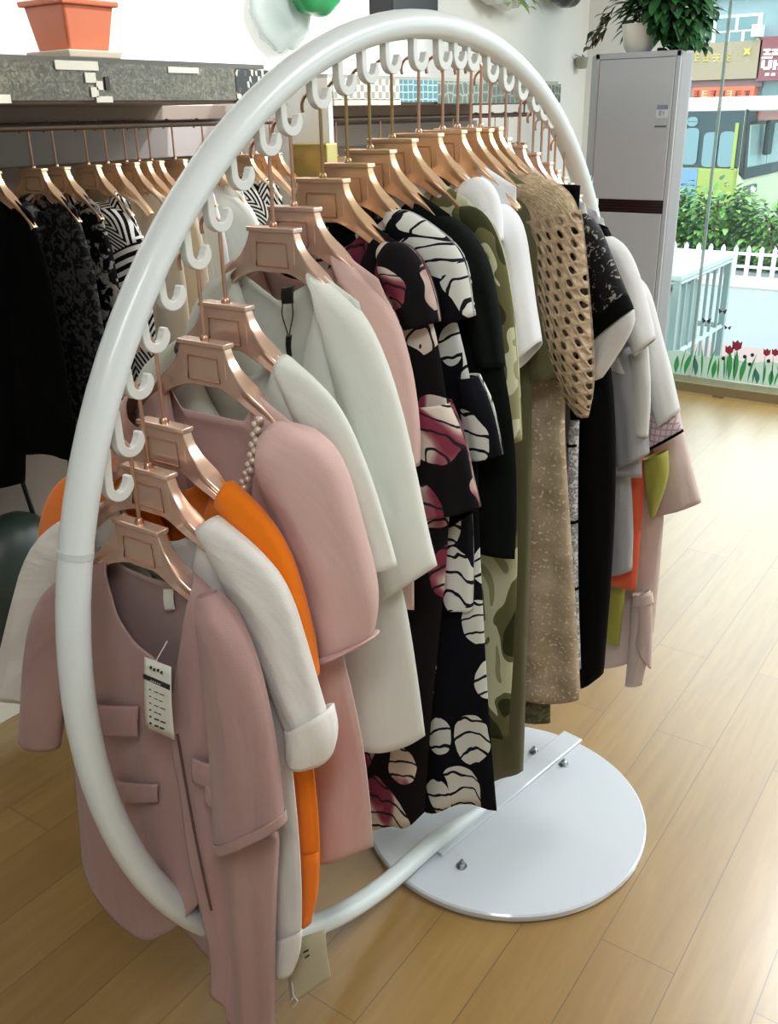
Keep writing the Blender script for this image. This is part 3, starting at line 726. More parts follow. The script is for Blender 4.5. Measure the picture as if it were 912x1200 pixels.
# flat saddle bar welded along the plate
u = Vector((.57, -.09, 0)).normalized(); w = Vector((-u.y, u.x, 0))
b = MB(); c0 = Vector((-.10, .012, 0)); V = []
for t in (.10, .69):
    for s in (-.03, .03): V.append(c0 + u * t + w * s)
b.prism([(p.x, p.y) for p in (V[0], V[2], V[3], V[1])], 'z', .0215, .030); b.build('saddle_bar', m_base, rk, smooth=False, bevel=.003)
for (x, y) in ((.005, .008), (-.005, -.085), (.462, -.035), (.458, -.124)):
    b = MB(); b.lathe([(.013, .022), (.013, .0245)], x, y, 16); b.lathe([(.0085, .0245), (.0085, .033), (.005, .0345)], x, y, 6); b.lathe([(.0035, .034), (.0035, .041)], x, y, 8)
    b.build('bolt', M['steel'], rk, bevel=.0005)

def jhook(s, zh, extra=0):
    """plastic hook hanging from the inside of the tube; its curl carries the hanger wire at (s, zh)"""
    a = math.acos(max(-1, min(1, s / RR)))
    top = Vector((s, 0, 0))
    # attach point on the inner face of the tube, up and outward from the curl
    sa = s - (.018 if s < .35 else -.006) 
    ka = math.sqrt(max(.0, (RR - TR) ** 2 - sa * sa)); za = RZ + ka
    if za - zh > .14 or ka < .35:
        za = zh + .052; sa = -math.sqrt(max(.01, (RR - TR) ** 2 - (za - RZ) ** 2)); sa = sa if s < 0 else -sa
    r = .017
    c = Vector((s, 0, zh + .006 + .0))
    pts = [Vector((sa, 0, za + .004))]
    x0 = c.x - r if s < .35 else c.x + r; sg = 1 if s < .35 else -1
    pts.append(Vector((x0 * .75 + sa * .25, 0, za * .35 + (c.z + .012) * .65)))
    for i in range(0, 11):
        t = PI * (1 + i / 10 * 1.12)
        pts.append(Vector((c.x + sg * r * math.cos(t), 0, c.z + r * math.sin(t) + .0)))
    # flat strap: swept rectangle 9 mm deep in the ring plane, 5 mm thick
    mb = MB(); V = []; F = []; n = len(pts); P = resample(smooth([(p.x, p.z) for p in pts], 2), 26)
    for i, p in enumerate(P):
        t = (P[min(i + 1, 25)] - P[max(i - 1, 0)]).normalized(); nn = Vector((-t.y, t.x)); h = .0062 if i < 22 else .0062 * (26 - i) / 5 + .0015
        for (sn, y) in ((-1, -.006), (1, -.006), (1, .006), (-1, .006)): V.append((p.x + nn.x * h * sn, y, p.y + nn.y * h * sn))
    for i in range(25):
        for q in range(4): F.append((i * 4 + q, i * 4 + (q + 1) % 4, i * 4 + 4 + (q + 1) % 4, i * 4 + 4 + q))
    F += [(0, 1, 2, 3), (100, 103, 102, 101)]
    mb.add(V, F); mb.build('hook', M['hookplastic'], rk, bevel=.001, angle=50)

# hangers on the rack: plate-top centre (s, z) measured along the ring
HG = [  # s, z, body, wire, label
 (-.716, 1.128, 'rose', 'wire', 'rose gold hanger holding the mauve jacket at the front of the rack'),
 (-.690, 1.197, 'rose', 'wire', 'rose gold hanger holding the front white blouse, second from the near end'),
 (-.655, 1.249, 'rose', 'wire', 'rose gold hanger holding the orange top'),
 (-.569, 1.341, 'rose', 'wire', 'rose gold hanger holding the pink puff sleeve blouse with pearls'),
 (-.523, 1.383, 'rose', 'wire', 'rose gold hanger holding the ivory flutter blouse behind the pearl blouse'),
 (-.416, 1.472, 'rose', 'wire', 'rose gold hanger with the long ivory blouse carrying a black tag'),
 (-.369, 1.496, 'rose', 'wire', 'rose gold hanger of the dusty pink top behind the long ivory blouse'),
 (-.300, 1.530, 'rosewood', 'brass', 'golden hanger holding the wine and cream floral dress'),
 (-.238, 1.548, 'rosewood', 'brass', 'golden hanger holding the navy and white print dress'),
 (-.179, 1.565, 'rosewood', 'brass', 'golden hanger holding the dark green top'),
 (-.118, 1.579, 'rosewood', 'brass', 'golden hanger holding the olive camouflage top'),
 (-.040, 1.585, 'rosewood', 'wire', 'golden hanger of the white shouldered top behind the camouflage'),
 (.035, 1.588, 'rosewood', 'wire', 'golden hanger holding the crisp white short sleeve shirt'),
 (.085, 1.590, 'rosewood', 'wire', 'golden hanger holding the long olive dress'),
 (.130, 1.588, 'rosewood', 'wire', 'golden hanger inside the beige crochet cardigan'),
 (.200, 1.571, 'rose', 'wire', 'rose gold hanger of the black lace top'),
 (.262, 1.556, 'rose', 'wire', 'rose gold hanger of the black trousers'),
 (.322, 1.541, 'rose', 'wire', 'rose gold hanger of the off white tunic past the black lace'),
 (.382, 1.520, 'rose', 'wire', 'rose gold hanger of the pale grey chiffon blouse'),
 (.420, 1.503, 'rose', 'wire', 'rose gold hanger of the pink checked blouse'),
 (.455, 1.488, 'rose', 'wire', 'rose gold hanger of the coral top'),
 (.535, 1.446, 'rose', 'wire', 'rose gold hanger of the nude pink dress at the far end'),
]
HY = {}
for i, (s, z, bm_, wi, lab) in enumerate(HG):
    h = .118
    make_hanger('clothes_hanger', lab, (s, 0, z), bm_, wi, h, 'hangers on the ring rack')
    jhook(s, z + h - .0045)
for s, zz in ((-.742, 1.19), (-.62, 1.41), (-.475, 1.545), (.66, 1.475), (.70, 1.42)):
    jhook(s, zz)

# ================================================================== clothes on the ring rack
def garment(name, label, cat, S, zt, mat, near, hem, far=None, neck='round', nd=.10, nb=.045, nw=.083, sw=.145, tf=.022, tb=.018,
            amp=.006, k=5, seed=0., sleeves=(), mirror=True, solid=.0016, front=True, na=44, nbr=48, group=None, dx=0., body_name='body', smat=None, tipz=.088):
    """near: (y,z) side edge from below the shoulder tip to the hem; hem: (y,z) list far->near or None (mirrored, level)"""
    t = thing(name, label, cat, (S, 0, zt - .06), group)
    tip = (-sw, zt - tipz); nk = (-nw, zt - .056)
    R = [tip] + list(near); L = [(-p[0], p[1]) for p in R] if far is None else [(sw, zt - tipz)] + list(far)
    if hem is None: hem = [L[-1], R[-1]]
    else: hem = [L[-1]] + list(hem) + [R[-1]]
    def topline(depth):
        z0 = zt - .056; c = []
        for i in range(15):
            q = i / 14; y = nw - 2 * nw * q
            if neck == 'v': z = z0 - depth * (1 - abs(2 * q - 1)) 
            elif neck == 'square': z = z0 - depth * min(1, 9 * min(q, 1 - q))
            else: z = z0 - depth * max(0, 1 - abs(2 * q - 1) ** 2.2)
            c.append((y, z))
        return [L[0]] + c + [R[0]]
    L = smooth(L, 2); R = smooth(R, 2)
    mb = MB()
    if front: panel(mb, S, topline(nd), smooth(hem, 2), L, R, -1, tf, 'full', amp, k, seed, na, nbr, dx)
    panel(mb, S, topline(nb), smooth(hem, 2), L, R, 1, tb, 'full', amp, k, seed + 1.3, na, nbr, dx)
    bo = mb.build(body_name, mat, t, solid=solid, fix=False, angle=0)
    for sl in sleeves:
        A, B = sl['A'], sl['B']
        for side in ((0, 1) if (mirror and sl.get('mirror', True)) else (0,)):
            a, b_ = (A, B) if side == 0 else (mir(A), mir(B))
            q = MB(); loft(q, S, a, b_, sl.get('th', .03), sl.get('amp', .003), sl.get('k', 4), seed + side * 2.1, 26, sl.get('rows', 34), sl.get('dx', 0) , dx1=sl.get('dx1'), t1=sl.get('t1'))
            q.build(sl.get('name', 'sleeve'), sl.get('mat', smat or mat), t, solid=solid, fix=False, angle=0)
    return t
def flat_patch(parent, name, S, quad, mat, dx, th=.003, bow=0.0, n=10):
    """small cloth or card patch: quad of (y,z) corners (top far, top near, bottom near, bottom far)"""
    mb = MB(); V = []; F = []; UV = []
    tl, tr_, br, bl = [Vector(q) for q in quad]
    for j in range(n):
        for i in range(n):
            u = i / (n - 1); v = j / (n - 1); p = tl.lerp(tr_, u).lerp(bl.lerp(br, u), v)
            V.append((S + dx - bow * math.sin(PI * u) - .002 * math.sin(PI * v), p.x, p.y)); UV.append((p.x, p.y))
    for j in range(n - 1):
        for i in range(n - 1): F.append((j * n + i, j * n + i + 1, (j + 1) * n + i + 1, (j + 1) * n + i))
    mb.add(V, F, UV); return mb.build(name, mat, parent, solid=th, fix=False, angle=0)
CG = 'clothes hung on the ring rack'

# --- 1 mauve jacket at the front
S = -.716
j1 = thing('jacket', 'mauve pink short sleeve jacket with pocket flaps and a hang tag, nearest on the rack', 'jacket', (S, 0, 1.07))
mb = MB()
tipN, tipF = [tuple(p) for p in T(S, [(284, 722), (74, 678)])]
nkN, nkF = T(S, [(227, 671)])[0], T(S, [(128, 648)])[0]
# back panel
Ln = [tipF, (.235, .90), (.243, .70), (.262, .55)] + T(S, [(97, 1012)])
Rn = [tipN, (-.195, .9), (-.19, .7)] + T(S, [(329, 965), (323, 1060), (322, 1185)])
panel(mb, S, [tipF, nkF, (.04, 1.055), (0, 1.052), (-.04, 1.055), nkN, tipN], T(S, [(97, 1012), (140, 1050), (200, 1085), (262, 1150), (322, 1185)]), smooth(Ln), smooth(Rn), 1, .012, 'full', .004, 5, .4, 50, 60)
mb.build('back_panel', M['mauve_dark'], j1, solid=.0016, fix=False, angle=0)
# far front panel: ends above the tube, which runs out between the two fronts
mb = MB()
cl = [nkF] + T(S - .02, [(134, 690), (148, 725), (170, 752), (200, 776), (206, 830), (212, 880), (226, 960), (242, 1050)])
panel(mb, S, [tipF, nkF], smooth(T(S - .02, [(97, 1014), (130, 1060), (150, 1085), (180, 1106), (215, 1090), (242, 1062)])), smooth(Ln), smooth(cl), -1, .030, 'left', .005, 4, 1.0, 34, 60)
mb.build('front_panel', M['mauve'], j1, solid=.002, fix=False, angle=0)
mb = MB()
cl = [nkN] + T(S - .02, [(224, 690), (220, 730), (212, 790), (207, 860), (222, 950), (244, 1060), (254, 1100), (253, 1158)])
panel(mb, S, [nkN, tipN], smooth(T(S - .02, [(253, 1158), (262, 1166), (270, 1176), (272, 1195), (290, 1206), (322, 1204)])), smooth(cl), smooth(Rn[:-1] + T(S, [(322, 1202)])), -1, .032, 'right', .006, 4, 2.2, 34, 60)
mb.build('front_panel', M['mauve'], j1, solid=.002, fix=False, angle=0)
# dark placket line along the opening
pl_ = T(S - .052, [(206, 862), (221, 950), (236, 1025), (246, 1068)])
MB().tube([(S - .049, p.x, p.y) for p in resample(smooth(pl_), 24)], .0020, 6).build('placket_edge', plain('placket_brown', '#5b3f3e', .7), j1)
def px_sleeve(parent, S, A, B, mat, th=.03, dx=0., amp=.003, seed=0., name='sleeve', k=4, dx1=None, rows=36, solid=.0018, t1=None):
    q = MB(); loft(q, S, T(S, A), T(S, B), th, amp, k, seed, 28, rows, dx, dx1=dx1, t1=t1)
    return q.build(name, mat, parent, solid=solid, fix=False, angle=0)
px_sleeve(j1, S, [(246, 690), (256, 760), (266, 860), (276, 972)], [(262, 690), (301, 738), (328, 812), (345, 895), (351, 943)], M['mauve'], .028, -.016, .004, .6, dx1=-.036)
px_sleeve(j1, S, [(86, 668), (54, 694), (38, 742), (31, 860)], [(108, 700), (92, 750), (80, 815), (72, 874)], M['mauve'], .024, -.008, .003, 1.6)
px_sleeve(j1, S, [(275.5, 966), (277.5, 978)], [(351.5, 936), (353, 948)], M['mauve'], .032, -.036, .001, .6, name='cuff', rows=6)
for q in ([(104, 822), (165, 826), (165, 862), (110, 858)], [(132, 912), (188, 917), (188, 938), (137, 936)]):
    flat_patch(j1, 'pocket_flap', S, T(S - .035, q), M['mauve'], -.0395, .003, .004)
flat_patch(j1, 'pocket_flap', S, T(S - .035, [(228, 886), (256, 896), (256, 924), (229, 914)]), M['mauve'], -.039, .003, .002)
flat_patch(j1, 'pocket_flap', S, T(S - .035, [(244, 916), (258, 922), (258, 946), (246, 940)]), M['mauve'], -.040, .003, .002)
flat_patch(j1, 'care_label', S, T(S, [(189, 692), (201, 691), (203, 716), (191, 717)]), M['paper'], .004, .001)
tg = flat_patch(j1, 'price_tag', S, T(S - .058, [(171, 769), (202, 781), (206, 866), (173, 851)]), M['paper'], -.060, .0012)
def tag_mark(x0, y0, x1, y1, dxx=-.0612):
    # marks follow the slant of the card
    sl = (781 - 769) / 31
    f = lambda x, y: (x, y + (x - 171) * (sl + .0))
    return flat_patch(tg, 'tag_print', S, T(S - .058, [f(x0, y0), f(x1, y0), f(x1, y1), f(x0, y1)]), M['ink'], dxx, .0006, 0, 3)
flat_patch(tg, 'tag_band', S, T(S - .058, [(171, 787), (202, 800), (202.5, 809), (171.2, 795)]), M['ink'], -.0612, .0006, 0, 3)
for i, x in enumerate((178.5, 182.5, 187, 191)): tag_mark(x, 776 + (i % 2), x + 2.2, 779.5 + (i % 2))
m_tp = M['ink']
for r_, (w_, g) in enumerate(((12, 3), (10, 2), (13, 3), (8, 2), (13, 3), (11, 4))):
    yy = 803 + r_ * 8
    tag_mark(178, yy - 1, 180.2, yy + .8); tag_mark(184, yy - .2, 184 + w_ * .4, yy + .7); tag_mark(184 + w_ * .55, yy, 184 + w_, yy + 1.0)
for i in range(5): 
    flat_patch(tg, 'tag_print', S, T(S - .058, [(180 + i * 2.6, 793.6 + i * 1.1), (181.3 + i * 2.6, 794.2 + i * 1.1), (181.3 + i * 2.6, 797 + i * 1.1), (180 + i * 2.6, 796.4 + i * 1.1)]), M['paper'], -.0619, .0004, 0, 3)
p = T(S - .05, [(186, 757), (186, 776)]); MB().tube([(S - .035, p[0][0], p[0][1]), (S - .0585, p[1][0], p[1][1])], .0008, 6).build('tag_string', M['paper'], tg)

# --- 2 white blouse
S = -.690
g2 = garment('blouse', 'white short sleeve blouse directly behind the mauve jacket, with turned cuffs', 'blouse', S, 1.197, M['white'],
    [(-.20, 1.0)] + T(S, [(338, 880), (350, 1000), (352, 1090), (346, 1128)]), T(S, [(300, 1128), (318, 1142), (335, 1142)]), tf=.008, tb=.010, amp=.003, nd=.12, neck='round', seed=.7, dx=.004, far=[(.25, .95), (.25, .8), (.24, .65)])
px_sleeve(g2, S, [(232, 622), (262, 690), (300, 770), (330, 850), (339, 868)], [(246, 608), (300, 650), (332, 690), (355, 765), (372, 822), (382, 858)], M['white'], .022, .006, .004, .3)
px_sleeve(g2, S, [(337, 852), (336, 872), (341, 888)], [(378, 836), (386, 868), (378, 896)], M['white'], .034, .008, .001, .5, name='cuff', rows=10)
px_sleeve(g2, S, [(112, 594), (70, 608), (36, 640), (18, 700), (2, 775), (-2, 800)], [(120, 640), (90, 680), (62, 730), (52, 780), (44, 822)], M['white'], .034, .004, .003, 1.2)
px_sleeve(g2, S, [(316, 1100), (314, 1124), (322, 1142)], [(352, 1092), (350, 1120), (340, 1143)], M['white'], .012, .002, .0, .5, name='hem_gather', rows=10)

# --- 3 orange top
S = -.655
g3 = garment('blouse', 'bright orange short sleeve blouse with its hem hanging low, third on the rack', 'blouse', S, 1.249, M['orange'],
    [(-.19, 1.0)] + T(S, [(362, 880), (372, 980), (371, 1050), (360, 1080)]), T(S, [(340, 1080)]), tf=.010, tb=.010, nd=.16, neck='v', amp=.003, seed=2.2, dx=.006, far=[(.28, 1.05), (.25, .9), (.23, .7)])
px_sleeve(g3, S, [(258, 600), (290, 650), (325, 730), (357, 792)], [(264, 566), (298, 596), (332, 642), (354, 715), (369, 795)], M['orange'], .020, .006, .002, .3)
px_sleeve(g3, S, [(134, 545), (90, 548), (56, 575), (44, 625), (42, 690)], [(134, 590), (110, 625), (98, 660), (92, 700), (90, 730)], M['orange'], .022, .004, .002, .9)
px_sleeve(g3, S, [(346, 1000), (348, 1050), (352, 1088)], [(371, 1000), (371, 1050), (362, 1084)], M['orange'], .008, .002, .0, .9, name='hem_corner', rows=10)
ct = flat_patch(g3, 'hang_tag', S, T(S, [(335, 1105), (380, 1090), (387, 1147), (340, 1178)]), plain('clear_tag', '#cfc9ae', .35, alpha=.8), .002, .001)
ct['label'] = 'translucent card tag hanging from the orange hem'
flat_patch(ct, 'tag_print', S, T(S, [(348, 1120), (352, 1118), (352, 1120), (348, 1122)]), M['ink'], -.0002, .0006, 0, 3)
flat_patch(ct, 'tag_print', S, T(S, [(356, 1115), (362, 1112), (362, 1114), (356, 1117)]), M['ink'], -.0002, .0006, 0, 3)
flat_patch(ct, 'tag_print', S, T(S, [(358, 1121), (363, 1118), (363, 1120), (358, 1123)]), M['ink'], -.0002, .0006, 0, 3)
q = T(S, [(343, 1150), (345, 1165), (350, 1172), (345, 1179), (341, 1174), (344, 1168)]); MB().tube([(S - .002, a[0], a[1]) for a in q], .0012, 6).build('tag_pin', M['paper'], ct)

# --- 4 pink puff sleeve blouse with pearls
S = -.569
g4 = garment('blouse', 'long blush pink blouse with puff sleeves and a pearl trimmed neckline', 'blouse', S, 1.341, M['pink'],
    [(-.20, 1.1)] + T(S, [(395, 740), (422, 850), (433, 930), (437, 992)]), T(S, [(300, 1000), (372, 1006), (405, 1002)]), tf=.020, tb=.020, nd=.21, neck='square', amp=.006, k=6, seed=1.2)
px_sleeve(g4, S, [(316, 520), (322, 580), (342, 660), (362, 735), (374, 764)], [(330, 492), (375, 508), (404, 545), (428, 620), (446, 690), (442, 735), (432, 752)], M['pink'], .050, -.008, .004, .3, t1=.03)
px_sleeve(g4, S, [(372, 758), (378, 770)], [(428, 748), (444, 742)], M['pink'], .040, -.008, .002, .3, name='cuff', rows=6)
q = MB(); loft(q, S, [(.13, 1.27), (.22, 1.2), (.27, 1.05), (.26, .96)], [(.13, 1.2), (.14, 1.1), (.16, 1.0), (.17, .94)], .045, .004, 4, 2., 26, 34); q.build('sleeve', M['pink'], g4, solid=.0018, fix=False, angle=0)
pts = resample(smooth(T(S - .02, [(301, 492), (299, 515), (297, 535), (293, 552), (287, 570)])), 15)
for i, p_ in enumerate(pts):
    MB().ball((S - .018 - .006 * i / 14, p_.x + (.0035 if i % 2 else -.0025), p_.y), .0055, 12).build('pearl', M['pearl'], g4)

# --- 5 ivory flutter sleeve blouse
S = -.523
g5 = garment('blouse', 'ivory chiffon blouse with short flutter sleeve just behind the pearl blouse', 'blouse', S, 1.383, M['ivory'],
    [(-.2, 1.2), (-.2, 1.05), (-.21, .95)], None, tf=.016, tb=.016, nd=.12, seed=3.1)
px_sleeve(g5, S, [(330, 440), (352, 520), (385, 610), (412, 668)], [(332, 416), (368, 445), (402, 482), (432, 555), (452, 620), (464, 664)], M['ivory'], .018, 0, .005, .3, k=7)
q = MB(); loft(q, S, mir(T(S, [(330, 440), (352, 520), (385, 610), (412, 668)])), mir(T(S, [(332, 416), (368, 445), (402, 482), (432, 555), (452, 620), (464, 664)])), .022, .003, 4, 1., 26, 30); q.build('sleeve', M['ivory'], g5, solid=.0018, fix=False, angle=0)

# --- 6 long ivory blouse with black tag
S = -.416
g6 = garment('blouse', 'long ivory blouse with wide flared sleeve and black tag at the neck', 'blouse', S, 1.472, M['ivory'],
    [(-.19, 1.2), (-.20, 1.0)] + T(S, [(478, 720), (490, 800), (498, 862)]), T(S, [(395, 868), (430, 866), (455, 874), (480, 872)]), tf=.030, tb=.022, nd=.26, neck='v', amp=.006, k=5, seed=4.1)
A6 = [(378, 340), (395, 430), (415, 540), (435, 640), (449, 703)]; B6 = [(366, 318), (402, 342), (434, 376), (466, 455), (488, 550), (503, 625), (513, 662)]
px_sleeve(g6, S, A6, B6, M['ivory'], .028, -.006, .006, .3, k=7)
q = MB(); loft(q, S, mir(T(S, A6)), mir(T(S, B6)), .035, .004, 5, 2.4, 26, 34); q.build('sleeve', M['ivory'], g6, solid=.0018, fix=False, angle=0)
flat_patch(g6, 'black_tag', S, T(S - .03, [(332, 336), (346, 334), (345, 355), (332, 356)]), M['black_plastic'], -.032, .002)
flat_patch(g6, 'black_tag', S, T(S - .03, [(337, 392), (343, 392), (343, 417), (338, 417)]), M['black_plastic'], -.032, .002)
for (x0, x1, x2) in ((332.5, 331, 339), (343.5, 345, 340)):
    q = T(S - .03, [(x0, 354), (x1, 368), ((x1 + x2) / 2, 380), (x2, 393)]); MB().tube([(S - .032, a.x, a.y) for a in resample(smooth(q), 12)], .0010, 6).build('tag_cord', M['black_plastic'], g6)

# --- 7 dusty pink top
S = -.369
g7 = garment('blouse', 'dusty pink top seen as a strip between the long ivory blouse and floral dress', 'blouse', S, 1.496, M['pink2'],
    [(-.2, 1.3), (-.2, 1.1), (-.2, .9)], None, tf=.014, tb=.014, nd=.12, seed=5.3)
px_sleeve(g7, S, [(392, 310), (420, 380), (450, 450), (470, 540)], [(394, 293), (428, 322), (460, 362), (480, 425), (490, 500), (490, 546)], M['pink2'], .020, 0, .003, .3)

# --- 8 floral dress
S = -.300
g8 = garment('dress', 'dark floral dress with wine and cream blooms and a ruffle tier', 'dress', S, 1.530, M['floral'],
    [(-.19, 1.35)] + T(S, [(520, 440), (528, 520), (525, 650), (508, 800), (497, 952)]), T(S, [(380, 955), (420, 960), (440, 968), (465, 960), (482, 966)]), tf=.022, tb=.020, nd=.13, seed=6.2, k=6, amp=.006)
px_sleeve(g8, S, [(450, 305), (458, 335), (470, 360), (480, 384)], [(452, 284), (478, 283), (499, 308), (512, 345), (517, 376)], M['floral'], .030, -.006, .003, .9, rows=24)
px_sleeve(g8, S, [(480, 470), (486, 520), (484, 570), (488, 604)], [(530, 470), (548, 510), (558, 560), (566, 592)], M['floral'], .030, -.010, .006, .4, 'ruffle', 6)
# --- 9 navy white print dress
S = -.238
g9 = garment('dress', 'long navy dress with white line drawn prints and a pointed wavy hem', 'dress', S, 1.548, M['bwprint'],
    [(-.18, 1.38)] + T(S, [(560, 480), (560, 600), (566, 720), (572, 830), (582, 950)]), T(S, [(470, 925), (492, 942), (515, 948), (535, 938), (556, 940), (572, 946)]), tf=.022, tb=.020, nd=.13, seed=7.7, k=6, amp=.007)
px_sleeve(g9, S, [(462, 275), (490, 310), (510, 350), (520, 380)], [(458, 247), (478, 245), (506, 262), (538, 288), (550, 318), (556, 370)], M['bwprint'], .030, -.004, .003, .9, rows=24)
px_sleeve(g9, S, [(540, 440), (545, 480), (548, 536)], [(562, 440), (580, 480), (590, 532)], M['bwprint'], .025, -.004, .004, .4, 'ruffle', 5)
px_sleeve(g9, S, [(492, 640), (496, 670), (500, 696)], [(556, 600), (558, 660), (557, 712)], M['bwprint'], .028, -.008, .005, 1.4, 'ruffle', 5)
# --- 10 dark green
S = -.179
g10 = garment('blouse', 'dark green and black top squeezed between the navy print dress and the camouflage', 'blouse', S, 1.565, M['darkgreen'],
    [(-.19, 1.38)] + T(S, [(585, 400), (602, 500), (606, 580), (603, 655)]), None, tf=.02, tb=.018, nd=.12, seed=8.2, k=5)
px_sleeve(g10, S, [(508, 270), (530, 310), (545, 350), (560, 420)], [(506, 253), (528, 252), (552, 272), (572, 306), (582, 360), (590, 430)], M['darkgreen'], .028, 0, .003, .5, rows=26)
# --- 11 camouflage
S = -.118
g11 = garment('blouse', 'olive camouflage long top with a half length sleeve', 'blouse', S, 1.579, M['camo'],
    [(-.2, 1.35)] + T(S, [(604, 560), (607, 650), (602, 760), (595, 868)]), None, tf=.02, tb=.018, nd=.12, seed=9.1, k=5)
px_sleeve(g11, S, [(540, 262), (556, 320), (570, 400), (584, 518)], [(536, 243), (558, 240), (580, 262), (598, 320), (607, 420), (611, 516)], M['camo'], .026, -.004, .003, .2)
# --- 12 white top
S = -.040
g12 = garment('blouse', 'white top showing only its shoulder between the camouflage and the olive dress', 'blouse', S, 1.585, M['crisp'],
    [(-.13, 1.40), (-.13, 1.2), (-.13, 1.0)], None, tf=.02, tb=.018, nd=.1, seed=1.1, sw=.12, tipz=.078)
px_sleeve(g12, S, [(543, 240), (552, 262), (566, 285)], [(546, 212), (562, 206), (576, 216), (585, 236), (588, 282)], M['crisp'], .026, 0, .002, .2, rows=20)
# --- 13 olive dress
S = .085
g13 = garment('dress', 'long plain olive dress reaching almost to the base plate', 'dress', S, 1.588, M['olive'],
    [(-.19, 1.40)] + T(S, [(622, 450), (624, 560), (620, 700), (613, 903)]), T(S, [(540, 912), (576, 912), (596, 908)]), tf=.026, tb=.022, nd=.12, seed=2.9, k=6, amp=.007)
px_sleeve(g13, S, [(566, 240), (580, 300), (600, 380), (622, 448)], [(568, 221), (590, 219), (612, 244), (632, 320), (648, 400), (655, 440)], M['olive'], .026, .01, .003, .2)
# --- 14 crisp white shirt
S = .035
g14 = garment('shirt', 'crisp white short sleeve shirt with a wide open cuff', 'shirt', S, 1.590, M['crisp'],
    [(-.15, 1.38), (-.15, 1.2), (-.15, 1.10)], None, tf=.02, tb=.018, nd=.1, seed=3.7)
px_sleeve(g14, S, [(580, 258), (588, 320), (598, 390), (607, 436)], [(584, 240), (600, 236), (620, 262), (630, 322), (643, 396)], M['crisp'], .036, -.02, .002, .2, dx1=-.035)
# --- 15 crochet cardigan over a glitter dress
S = .130
g15 = garment('cardigan', 'beige open crochet cardigan with fuzzy mohair shoulders', 'cardigan', S, 1.588, M['fuzzy'],
    [(-.17, 1.38), (-.17, 1.3), (-.17, 1.22)], None, tf=.026, tb=.018, nd=.1, seed=4.7)
px_sleeve(g15, S, [(606, 262), (626, 330), (646, 410), (664, 462), (680, 484)], [(683, 245), (690, 310), (696, 390), (698, 450), (692, 487)], M['crochet'], .045, -.012, .003, .2, rows=50)
px_sleeve(g15, S, [(596, 222), (600, 240), (606, 268)], [(622, 204), (668, 218), (685, 262)], M['fuzzy'], .042, -.010, .003, .2, 'shoulder_yoke', rows=22)
S = .165
g15b = garment('dress', 'long beige glitter lace dress under the crochet cardigan', 'dress', S, 1.590, M['glitter'],
    [(-.2, 1.30)] + T(S, [(660, 480), (666, 580), (674, 700), (680, 800), (678, 820)]), T(S, [(590, 812), (620, 814), (650, 825), (672, 820)]), tf=.024, tb=.018, nd=.08, seed=5.7, k=7, amp=.009)
px_sleeve(g15b, S, [(608, 640), (606, 720), (604, 850)], [(638, 640), (641, 740), (640, 852)], m_lace('olive_lace_lining', '#55533c', '#6d6b52', 60, .5), .010, .02, .004, .2, 'lace_lining', 5)
# --- 16 black lace top
S = .200
g16 = garment('blouse', 'black sequin lace top with a plain black cuff and white chiffon edge', 'blouse', S, 1.571, M['blacklace'],
    [(-.2, 1.3), (-.2, 1.2), (-.2, 1.1)], None, tf=.02, tb=.018, nd=.1, seed=6.6)
px_sleeve(g16, S, [(676, 275), (686, 330), (692, 370), (694, 386)], [(686, 250), (702, 262), (722, 312), (736, 345)], M['blacklace'], .030, -.004, .002, .2, rows=26)
px_sleeve(g16, S, [(693, 380), (694, 402)], [(735, 343), (743, 362)], M['black'], .032, -.004, .001, .2, 'cuff', rows=8)
px_sleeve(g16, S, [(692, 398), (690, 425), (696, 446)], [(742, 360), (744, 384), (706, 442)], M['offwhite'], .026, 0, .003, .2, 'chiffon_edge', rows=14)
# --- 17 black trousers
S = .262
g17 = thing('trousers', 'long black trousers with a silver sequin stripe down the side', 'trousers', (S, 0, 1.49))
q = MB(); loft(q, S, T(S, [(640, 300), (664, 420), (673, 520), (676, 660), (682, 804)]), T(S, [(690, 290), (715, 420), (722, 520), (718, 650), (706, 790)]), .030, .003, 4, .3, 28, 44); q.build('trouser_leg', M['black'], g17, solid=.0016, fix=False, angle=0)
q = MB(); loft(q, S, mir(T(S, [(640, 300), (664, 420), (673, 520), (676, 660), (682, 804)])), mir(T(S, [(690, 290), (715, 420), (722, 520), (718, 650), (706, 790)])), .030, .003, 4, 1.3, 28, 44); q.build('trouser_leg', M['black'], g17, solid=.0016, fix=False, angle=0)
q = MB(); loft(q, S, [(.16, 1.49), (.16, 1.42)], [(-.16, 1.49), (-.16, 1.42)], .03, .002, 4, 1.3, 40, 8); q.build('waistband', M['black'], g17, solid=.0016, fix=False, angle=0)
px_sleeve(g17, S, [(680, 486), (677, 560), (677, 680), (680, 774)], [(690, 486), (688, 560), (688, 680), (691, 772)], M['silver'], .008, -.048, .001, .2, 'side_stripe')
for y in (512, 600, 677): px_sleeve(g17, S, [(677.5, y), (677.5, y + 3)], [(689, y), (689, y + 3)], M['black'], .010, -.048, .0, .2, 'stripe_tie', rows=4)
# --- 18 off-white tunic
S = .322
g18 = garment('blouse', 'off white short sleeve tunic directly behind the black lace top', 'blouse', S, 1.541, M['offwhite'],
    [(-.2, 1.3), (-.2, 1.2), (-.2, 1.1)], None, tf=.02, tb=.018, nd=.1, seed=7.1)
px_sleeve(g18, S, [(700, 300), (716, 340), (732, 385), (746, 416)], [(690, 268), (718, 276), (738, 292), (754, 335), (768, 397)], M['offwhite'], .032, -.004, .002, .2, rows=26)
o = px_sleeve(g18, S, [(700, 262), (706, 290)], [(712, 268), (722, 286)], M['black'], .02, -.002, .001, .2, 'collar', rows=8)
